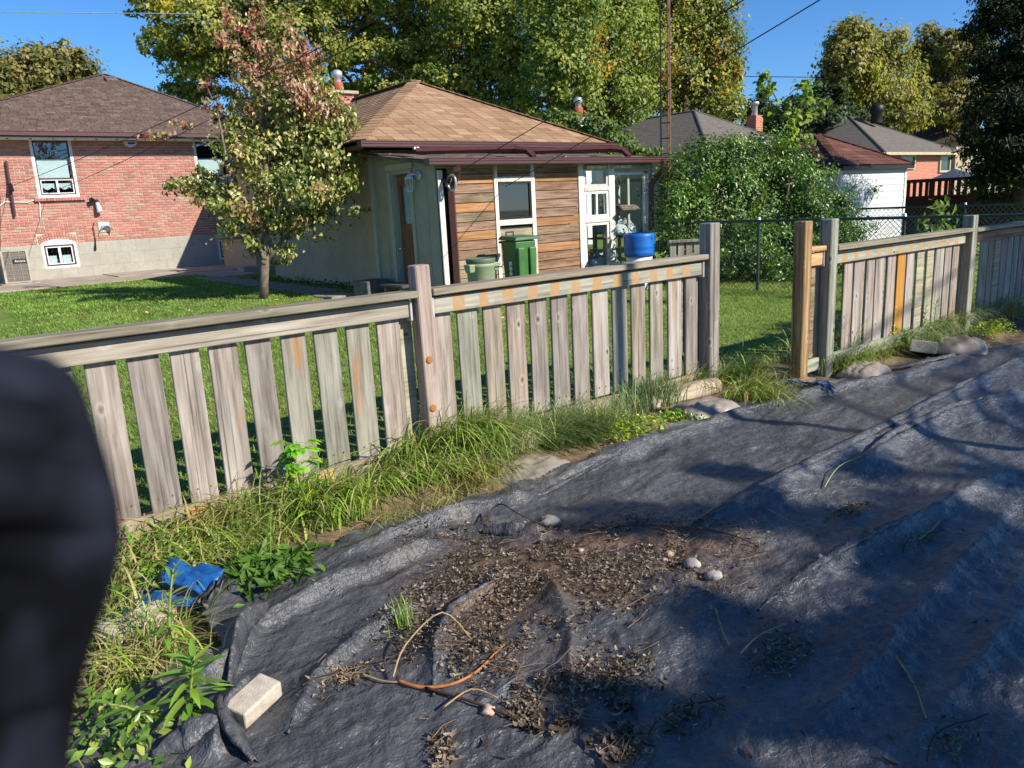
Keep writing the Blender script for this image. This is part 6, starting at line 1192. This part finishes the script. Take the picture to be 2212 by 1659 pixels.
chp = PD(1250, 262, 24); ch2 = thing('white_chimney', (chp[0], chp[1], 0), 'whitewashed chimney with metal flue half hidden behind the tan roof', 'chimney'); MB().box((chp[0], chp[1], chp[2]-2), (.5, .5, 4.2)).build('stack', M_BAGW, ch2); MB().lathe([(0, 0), (.15, 0), (.15, .3), (0, .3)], 12, (chp[0], chp[1], chp[2]+.1)).build('clay_pot', bpy.data.materials['clay_flue'], ch2, True); MB().lathe([(.09, 0), (.09, .15), (.14, .17), (.14, .3), (0, .34)], 12, (chp[0], chp[1], chp[2]+.38)).build('flue', M_GALV, ch2, True)
r2, c2 = hip_house('brick_bungalow', (1912, 328), 36, 8.2, 11, 2.15, M_RG, M_FARBRICK, 'pinkish brick house with grey roof behind the white garage', .4)
MB().lathe([(.28, 0), (.28, .5), (.34, .55), (.34, .85), (.2, .95), (0, .95)], 16, PD(1893, 266, 40.5)).build('roof_ventilator', M_BLACKPL, r2, True)
for a_px, b_px in (((1945, 334), (1975, 365)), ((2030, 334), (2050, 372))):
    A_, B_ = PY(*a_px, c2[1]+.36), PY(*b_px, c2[1]+.36); f_ = rect_frame(float(A_[0]), float(B_[0]), float(B_[2]), float(A_[2]), c2[1]+.3, .1, .1).build('window', M_CREAM, r2); MB().box2((A_[0]+.1, c2[1]+.36, B_[2]+.1), (B_[0]-.1, c2[1]+.38, A_[2]-.1)).build('pane', plain('far_pane', lin('#31473f'), .15, .6), f_)
r3, c3 = hip_house('brown_roofed_house', (2075, 300), 52, 9, 12, 2.0, M_RB, M_STUCCO, 'house with brown roof farthest right behind the brick house', .4)
# white garage
gp_ = PD(1970, 355, 20); gw = 3.4; gX1, gY, gZ = float(gp_[0]), float(gp_[1]), float(gp_[2]); gX0 = gX1-gw
gr = thing('white_garage', (gX1-gw/2, gY+gw/2, -.3), 'small white sided garage with red brown hip roof right of the bush', 'garage')
MB().box2((gX0+.1, gY+.12, -.5), (gX1-.1, gY+gw-.1, gZ-.03)).build('wall', M_WSIDING, gr)
for i in range(16):
    z = gZ-.1-i*.155; part('siding_board', (gw-.26, .014, .15), T(gX0+gw/2, gY+.105, z) @ RX(-.07), M_WSIDING, gr, .002); part('siding_board', (.014, gw-.26, .15), T(gX0+.09, gY+gw/2, z) @ RY(-.07), M_WSIDING, gr, .002)
for x in (gX0+.1, gX1-.12): part('corner_trim', (.09, .05, gZ+.5), T(x, gY+.1, (gZ-.5)/2), M_WHITE, gr)
E0, E1, AP_ = (gX0-.05, gY-.03, gZ), (gX1+.05, gY-.03, gZ), (gX0+gw/2, gY+gw/2, gZ+.88); b = MB(); b.slab([E0, E1, AP_], (0, 0, -.05)); b.slab([(gX0-.05, gY+gw, gZ), E0, AP_], (0, 0, -.05)); b.slab([E1, (gX1+.05, gY+gw, gZ), AP_], (0, 0, -.05)); b.slab([(gX1+.05, gY+gw, gZ), (gX0-.05, gY+gw, gZ), AP_], (0, 0, -.05)); rf = b.build('roof', M_SHR if False else M_ROOFDECK, gr)
pc = Pieces(); uv = Vector((0, AP_[1]-E0[1], AP_[2]-E0[2])); shingles(pc, E0, (1, 0, 0), (0, gw+.1), (gw/2+.05, gw/2+.05), uv, uv.length, .2, .5, .012, 8); ul = Vector((AP_[0]-E0[0], 0, AP_[2]-E0[2])); shingles(pc, (gX0-.05, gY+gw, gZ), (0, -1, 0), (0, gw), (gw/2, gw/2), ul, ul.length, .2, .5, .012, 9); caps(pc, E0, AP_, .2, .2, 1); caps(pc, E1, AP_, .2, .2, 2); pc.emit('shingle', 'shingle_rest', M_SHR, rf)
MB().box2((gX0-.04, gY-.05, gZ-.1), (gX1+.04, gY-.0, gZ-.02)).build('fascia', M_BLACKPL, gr)
# dark board fence, gazebo and chain link fences at the right
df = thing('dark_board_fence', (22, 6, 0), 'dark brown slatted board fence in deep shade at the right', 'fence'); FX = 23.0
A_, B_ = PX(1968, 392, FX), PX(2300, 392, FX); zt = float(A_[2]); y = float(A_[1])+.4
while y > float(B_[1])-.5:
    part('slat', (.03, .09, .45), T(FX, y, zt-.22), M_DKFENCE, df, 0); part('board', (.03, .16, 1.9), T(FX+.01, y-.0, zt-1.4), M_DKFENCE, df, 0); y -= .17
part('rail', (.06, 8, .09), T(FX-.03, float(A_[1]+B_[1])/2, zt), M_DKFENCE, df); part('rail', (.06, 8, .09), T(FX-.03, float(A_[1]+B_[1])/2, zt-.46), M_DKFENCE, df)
gz = thing('gazebo', PD(2060, 420, 26), 'dark gazebo roof rising above the board fence', 'gazebo'); a0 = PD(2012, 386, 26); a1 = PD(2125, 382, 26); pk = PD(2062, 364, 27.5)
c_ = [a0, a0*.5+a1*.5+(a0*.5+a1*.5-pk)*np.array([1, 1, 0])*.4, a1, pk*2-(a0+a1)/2]; c_[1][2] = c_[3][2] = a0[2]
b = MB()
for i in range(4): b.slab([c_[i], c_[(i+1) % 4], pk], (0, 0, -.06))
b.build('roof', plain('gazebo_canopy', lin('#3f4650'), .6), gz)
for p_ in c_: MB().tube([(p_[0], p_[1], -.4), (p_[0], p_[1], p_[2])], .06, 6).build('post', M_DKFENCE, gz)
def chain(name, X, y0, y1, z0, zt, label, pitch=.07, posts=(), r=.0028):
    t0 = thing(name, (X, (y0+y1)/2, z0), label, 'fence', 'chain link fences'); MB().tube([(X, y0, zt), (X, y1, zt)], .021, 8).build('top_rail', M_CHAINRAIL, t0)
    for yp_ in posts: MB().tube([(X, yp_, z0-.1), (X, yp_, zt+.02)], .026, 8).build('post', M_CHAINRAIL, t0); MB().lathe([(0, .04), (.02, .035), (.03, 0)], 8, (X, yp_, zt+.02)).build('post_cap', M_GALV, t0)
    b = MB(); H_ = zt-z0; s = y0-H_
    while s < y1:
        for d in (1, -1):
            a, c2_ = (s, s+H_) if d > 0 else (s+H_, s); za, zb = z0, zt
            def clip(yy): return max(y0, min(y1, yy))
            ya, yb = clip(a), clip(c2_)
            if abs(ya-yb) < .02: continue
            fa, fb = (ya-a)/(c2_-a), (yb-a)/(c2_-a); b.tube([(X, ya, za+(zb-za)*fa), (X+.004*d, yb, za+(zb-za)*fb)], r, 3, False)
        s += pitch
    b.build('wire_mesh', M_CHAIN, t0); return t0
chain('chain_link_fence', 10.6, 2.3, 9.4, -.22, .89, 'chain link fence with blue grey top rail just behind the picket fence', .075, (3.0, 5.05, 7.3))
zc = float(PX(2080, 444, 17)[2]); chain('chain_link_fence', 17, 2.5, 9.5, zc-1.1, zc, 'farther chain link fence in front of the dark board fence', .1, (4.6, 6.9), .004)
# antenna tower
an = thing('antenna_tower', PD(1440, 420, 21), 'rusty lattice antenna tower rising behind the porch roof', 'tower'); bs = PD(1440, 330, 21); bx_, by_ = float(bs[0]), float(bs[1]); legs = [(bx_+.15*math.cos(a), by_+.15*math.sin(a)) for a in (R_(20), R_(140), R_(260))]
for x, y in legs: MB().tube([(x, y, -.3), (x, y, 9.5)], .022, 6).build('leg', M_RUST, an)
for i in range(24):
    z = .1+i*.4
    for j in range(3):
        a_2, b_2 = legs[j], legs[(j+1) % 3]; MB().tube([(*a_2, z), (*b_2, z)], .013, 4).build('rung', M_RUST, an)
MB().tube([(legs[0][0]+.05, legs[0][1], 3.4), (legs[0][0]+.05, legs[0][1], 7.5)], .02, 6).build('mast_pipe', M_GALV, an)
# ------------------------------------------------------------------ big trees behind
def big(name, L, D, n, leaf, pal, label, seed, trunkpx=None, acc=None, dj=2.0, tr=.35, sub=60, sig=.19, shell=.3, nl=8):
    cl = clump_px(L, D, dj, seed); m = np.mean([c for c, r in cl], 0); tpx = trunkpx or float(np.mean([l[0] for l in L])); base = PD(tpx, 380, D); base[2] = -.5; fork = PD(tpx, float(np.mean([l[1] for l in L]))+40, D)
    t0 = thing(name, base, label, 'tree', 'big trees behind the houses'); trunk('trunk', [base, base+(fork-base)*.6, fork, fork+np.array([0, 0, 2.0])], [tr, tr*.8, tr*.7, tr*.4], M_BARK, t0); limbs(t0, fork, cl, tr*.45, M_BARK, seed, nl)
    crown('crown', cl, int(n*2.6), leaf*1.05, pal, t0, seed, M_LEAF, sub, sig, shell, .6, .4, acc); return t0
YG = [lin('#8c9444'), lin('#a4a750'), lin('#b8b35e'), lin('#748038')]; DG = [lin('#667c3a'), lin('#7e9244'), lin('#94a250'), lin('#526a30')]; OR = lin('#c48a1e'); YE = lin('#b8a42a')
big('maple_tree', [(60, 160, 75, 50), (140, 150, 55, 48), (20, 200, 60, 50), (110, 195, 70, 40), (-60, 170, 80, 60), (175, 165, 24, 34)], 46, 9000, .26, BRN+OLV[:1], 'olive brown tree behind the roof at the far left', 51, 70, None, 2)
big('elm_tree', [(370, 25, 70, 30), (430, 60, 90, 50), (350, 95, 40, 40), (430, 120, 80, 50), (420, 190, 75, 40), (520, 20, 100, 60), (540, 120, 90, 70), (600, 200, 100, 50), (470, -70, 140, 70), (620, -40, 130, 80), (640, 80, 90, 70)], 36, 19000, .2, YG+OLV, 'yellow green elm at left of centre behind the pear tree', 52, 640, (YE, .03), 2, .35, 40, .15, .3, 11)
big('ash_tree', [(760, 40, 90, 70), (850, 40, 90, 70), (800, 120, 80, 60), (880, 140, 80, 60), (780, 200, 80, 45), (850, 210, 80, 45), (720, -60, 120, 70), (880, -60, 110, 70), (680, 200, 60, 40), (920, 190, 50, 50)], 39, 15000, .2, YG+DG[:2], 'yellow green ash with dark trunk above the brick chimney', 53, 722, (YE, .02), 2, .4, 34, .14, .3, 10)
big('linden_tree', [(960, 60, 80, 80), (1040, 20, 100, 90), (1010, 130, 90, 70), (950, 190, 60, 50), (1060, 210, 90, 60), (1120, 120, 90, 80), (1000, -90, 130, 80), (1130, -60, 120, 80), (1120, 250, 80, 40), (990, 245, 60, 30)], 38, 19000, .19, YG+DG, 'dense tree with orange leaf patches right above the tan roof ridge', 54, 1040, (OR, .035), 2)
big('linden_tree', [(1220, 60, 90, 90), (1300, 20, 90, 90), (1210, 160, 80, 70), (1290, 130, 90, 80), (1250, 230, 90, 55), (1340, 220, 70, 60), (1240, -90, 120, 80), (1180, 270, 60, 34), (1360, 90, 70, 70), (1310, 275, 70, 30)], 36, 19000, .18, DG+YG[:2], 'dense dark green tree behind the antenna tower, left of it', 55, 1270, (OR, .02), 2)
big('honey_locust', [(1420, 30, 90, 80), (1500, 40, 80, 90), (1540, 120, 60, 80), (1450, 140, 90, 80), (1550, 210, 50, 60), (1480, 200, 90, 40), (1400, 220, 60, 40), (1430, -80, 110, 70), (1520, -60, 70, 70), (1570, 240, 40, 34), (1580, 170, 26, 60)], 44, 20000, .21, YG+OLV, 'yellow green tree above the grey roof, right of the antenna tower', 56, 1480, (OR, .03), 2)
big('locust_tree', [(1840, 85, 55, 40), (1880, 130, 70, 60), (1830, 160, 60, 60), (1900, 200, 70, 55), (1850, 230, 80, 45), (1940, 250, 60, 40), (1960, 200, 40, 50), (1790, 240, 40, 40)], 48, 13000, .24, BRN+YG[:2], 'olive brown round topped tree above the garage roof', 57, 1870, (OR, .01), 2)
big('locust_tree', [(2010, 100, 45, 38), (2050, 110, 45, 40), (2060, 170, 60, 50), (2010, 180, 45, 40), (2030, 240, 60, 40), (2080, 230, 50, 40)], 55, 8000, .28, BRN, 'brownish tree with bare branches left of the dark conifer', 58, 2040, None, 2, .35, 30, .17)
big('dark_maple', [(1720, 260, 50, 40), (1770, 230, 50, 40), (1680, 290, 40, 30), (1780, 275, 60, 26), (1640, 250, 30, 40), (1810, 260, 50, 30)], 44, 6500, .24, [lin('#37482c'), lin('#465a34'), lin('#2d3d26')], 'dark bluish tree behind the sapling', 59, 1740, None, 2)
# conifer at the right edge
cf = thing('cedar_tree', PD(2190, 520, 15.5), 'tall dark cedar at the right edge', 'tree'); cl = []
for i in range(15):
    y_ = -150+i*42; rx = 60+i*4.5 if i < 10 else 100; cl.append((2185-(i % 3)*14+10, y_, rx*.8, 36)); cl.append((2255+(i % 2)*20, y_+18, rx, 40))
    if i > 2: cl.append((2125-(i*2.0)+((i*37) % 30), y_+8, 32, 26))
cl = [(x_, y_, rx, ry) for x_, y_, rx, ry in cl if y_ < 400]
trunk('trunk', [PD(2215, 560, 15.8), PD(2212, 300, 15.8), PD(2205, -100, 15.8)], [.22, .17, .08], M_BARK, cf)
crown('crown', clump_px(cl, 15.6, .6, 9), 72000, .10, [lin('#28351c'), lin('#334020'), lin('#1f2a17'), lin('#434b26')], cf, 61, M_LEAF, 22, .22, .4, .32, .9, (lin('#6f6c34'), .05))
# tower block glimpsed far behind the trees
tb = thing('tower_block', PD(2090, 300, 170), 'pale apartment tower glimpsed between the brown tree and the cedar', 'building'); A_, B_ = PD(2076, 75, 170), PD(2118, 75, 170); q_ = [A_, B_, B_+np.array([8, 14, 0]), A_+np.array([8, 14, 0])]
b = MB(); b.slab([(v_[0], v_[1], float(A_[2])) for v_ in q_], (0, 0, -float(A_[2])-2)); b.build('wall', plain('tower_wall', lin('#a5a9ad'), .8), tb)
for i in range(9):
    z = float(A_[2])-1.5-i*3; d_ = (B_-A_); n_ = Vector((-d_[1], d_[0], 0)).normalized()*-1
    for j in range(3): p_ = A_+d_*(.2+.3*j); MB().box((p_[0]+n_.x*.05, p_[1]+n_.y*.05, z), (.9, .9, 1.4)).build('window', bpy.data.materials['far_pane'], tb)
# ------------------------------------------------------------------ wires
fs_ = PY(1338, 640, FY); POLX, POLY_ = float(fs_[0])-SD[0]/math.hypot(SD[0], SD[1])*5.2, FY-SD[1]/math.hypot(SD[0], SD[1])*5.2
po = thing('clothesline_pole', (POLX, POLY_, -.15), 'clothesline pole outside the view whose thin shadow crosses the fence', 'pole'); MB().tube([(POLX, POLY_, -.3), (POLX, POLY_, 4.5)], .045, 10).build('pole', M_POSTWOOD, po, True); MB().tube([(POLX-.06, POLY_-.0, 4.25), (POLX+.06, POLY_, 4.25)], .05, 10).build('pulley', M_GALV, po)
def wire(pts, r, mat, label, sag=.0, name='wire'):
    A_, B_ = [np.array(q_, float) for q_ in pts]; P_ = [A_+(B_-A_)*t-np.array([0, 0, sag*4*t*(1-t)]) for t in np.linspace(0, 1, 13)]; return tag(MB().tube(P_, r, 5).build(name, mat), label, 'wire')
wire([PD(-60, 26, 40), PD(420, 30, 30)], .018, M_WIREW, 'pale overhead wire across the sky at top left')
wire([(6.66, 9.9, 1.8), (POLX, POLY_, 4.25)], .006, M_WIRE, 'upper clothesline wire from the porch corner pulley to top right', .05)
wire([(7.75, 10.04, 1.62), (POLX, POLY_, 4.1)], .006, M_WIRE, 'lower clothesline wire from the porch window trim to top right', .05)
wire([PY(24, 402, HY-.2), PD(912, -6, 9)], .007, M_WIRE, 'clothesline wire from the brick wall bracket to top centre', .1)
wire([PY(105, 418, HY-.1), PD(960, -6, 9)], .007, M_WIRE, 'lower clothesline wire rising from the sill of the brick house window', .1)
wire([PD(1600, 165, 60), PD(1850, 168, 60)], .03, M_WIRE, 'thin distant wire beside the sapling')
# ------------------------------------------------------------------ tree behind the viewpoint whose crown shades the fabric
shd = thing('shade_tree', (5.2, -7.5, -.15), 'leafy tree whose shadow falls across the right of the black fabric', 'tree'); SH = [(1950, 1150, 300, 90), (2100, 1330, 320, 170), (1850, 1420, 230, 160), (1660, 1480, 180, 130), (1500, 1600, 220, 100), (1330, 1520, 150, 70), (1560, 1340, 130, 60), (1300, 1128, 170, 26), (1480, 1130, 130, 40), (1650, 1110, 140, 40), (1560, 1025, 90, 16), (1850, 1015, 120, 18), (2120, 1030, 120, 22), (2000, 1600, 300, 140)]
cl = []
for i, (x_, y_, rx, ry) in enumerate(SH):
    c_ = PZ(x_, y_, -.1); ex = PZ(x_+rx, y_, -.1)-c_; ey = PZ(x_, y_+ry, -.1)-c_; ax = math.hypot(ex[0], ey[0]); ay = math.hypot(ex[1], ey[1]); d_ = 9+1.4*math.sin(i*2.3)
    cl.append((c_-SD*d_, (max(.12, ax*.8), max(.12, ay*.7), max(.1, ay*.35))))
for q_ in ((8.6, 3.15, .7), (9.0, 3.15, .3), (9.4, 3.15, .7), (9.8, 3.2, .3), (9.3, 3.0, .0), (10.0, 3.1, .8), (8.8, 3.0, .1), (9.6, 2.7, -.1)): cl.append((np.array(q_)-SD*11, (.4, .35, .35)))
trunk('trunk', [(5.2, -7.5, -.3), (5.0, -7.3, 2.0), (4.8, -7.0, 4.0), (4.6, -6.9, 5.0)], [.22, .18, .14, .08], M_BARK, shd); limbs(shd, (4.8, -7.0, 3.6), cl, .06, M_BARK, 4, 7)
crown('crown', cl, 21000, .10, GRN, shd, 71, M_LEAF, 34, .22, .2)
# ------------------------------------------------------------------ blurred dark cloth at the left, close to the lens
XB = [(735, -94), (748, -4), (765, 76), (800, 128), (850, 154), (900, 168), (1000, 202), (1100, 228), (1180, 234), (1260, 221), (1350, 193), (1420, 173), (1500, 150), (1560, 136), (1659, 124), (1850, 114)]
ys_ = np.array([q_[0] for q_ in XB]); xb = np.array([q_[1] for q_ in XB]); yy = np.linspace(728, 1850, 90); xx = np.interp(yy, ys_, xb); DC = .10; V = []; m = 60
for i, (y_, x_) in enumerate(zip(yy, xx)):
    c_ = PD(-260, y_, DC); r_ = (x_+262)*DC/FPX
    for j in range(m):
        a = 2*math.pi*j/m; f_ = 1-.34*(1-abs(2*float(vnoise(i*.10+j*.10, j*.16-i*.05, 5))-1))**2*max(0, math.sin(a))**.6
        V.append(c_+(RI*math.cos(a)-fw*math.sin(a)*.7)*r_*f_)
Fc = [(i*m+j, i*m+(j+1) % m, (i+1)*m+(j+1) % m, (i+1)*m+j) for i in range(89) for j in range(m)]+[tuple(range(m)), tuple(reversed(range(89*m, 90*m)))]
tag(obj('dark_sleeve', mesh_from('dark_sleeve', V, Fc, M_CLOTH, True)), 'out of focus dark navy sleeve close to the lens at the left edge', 'sleeve')
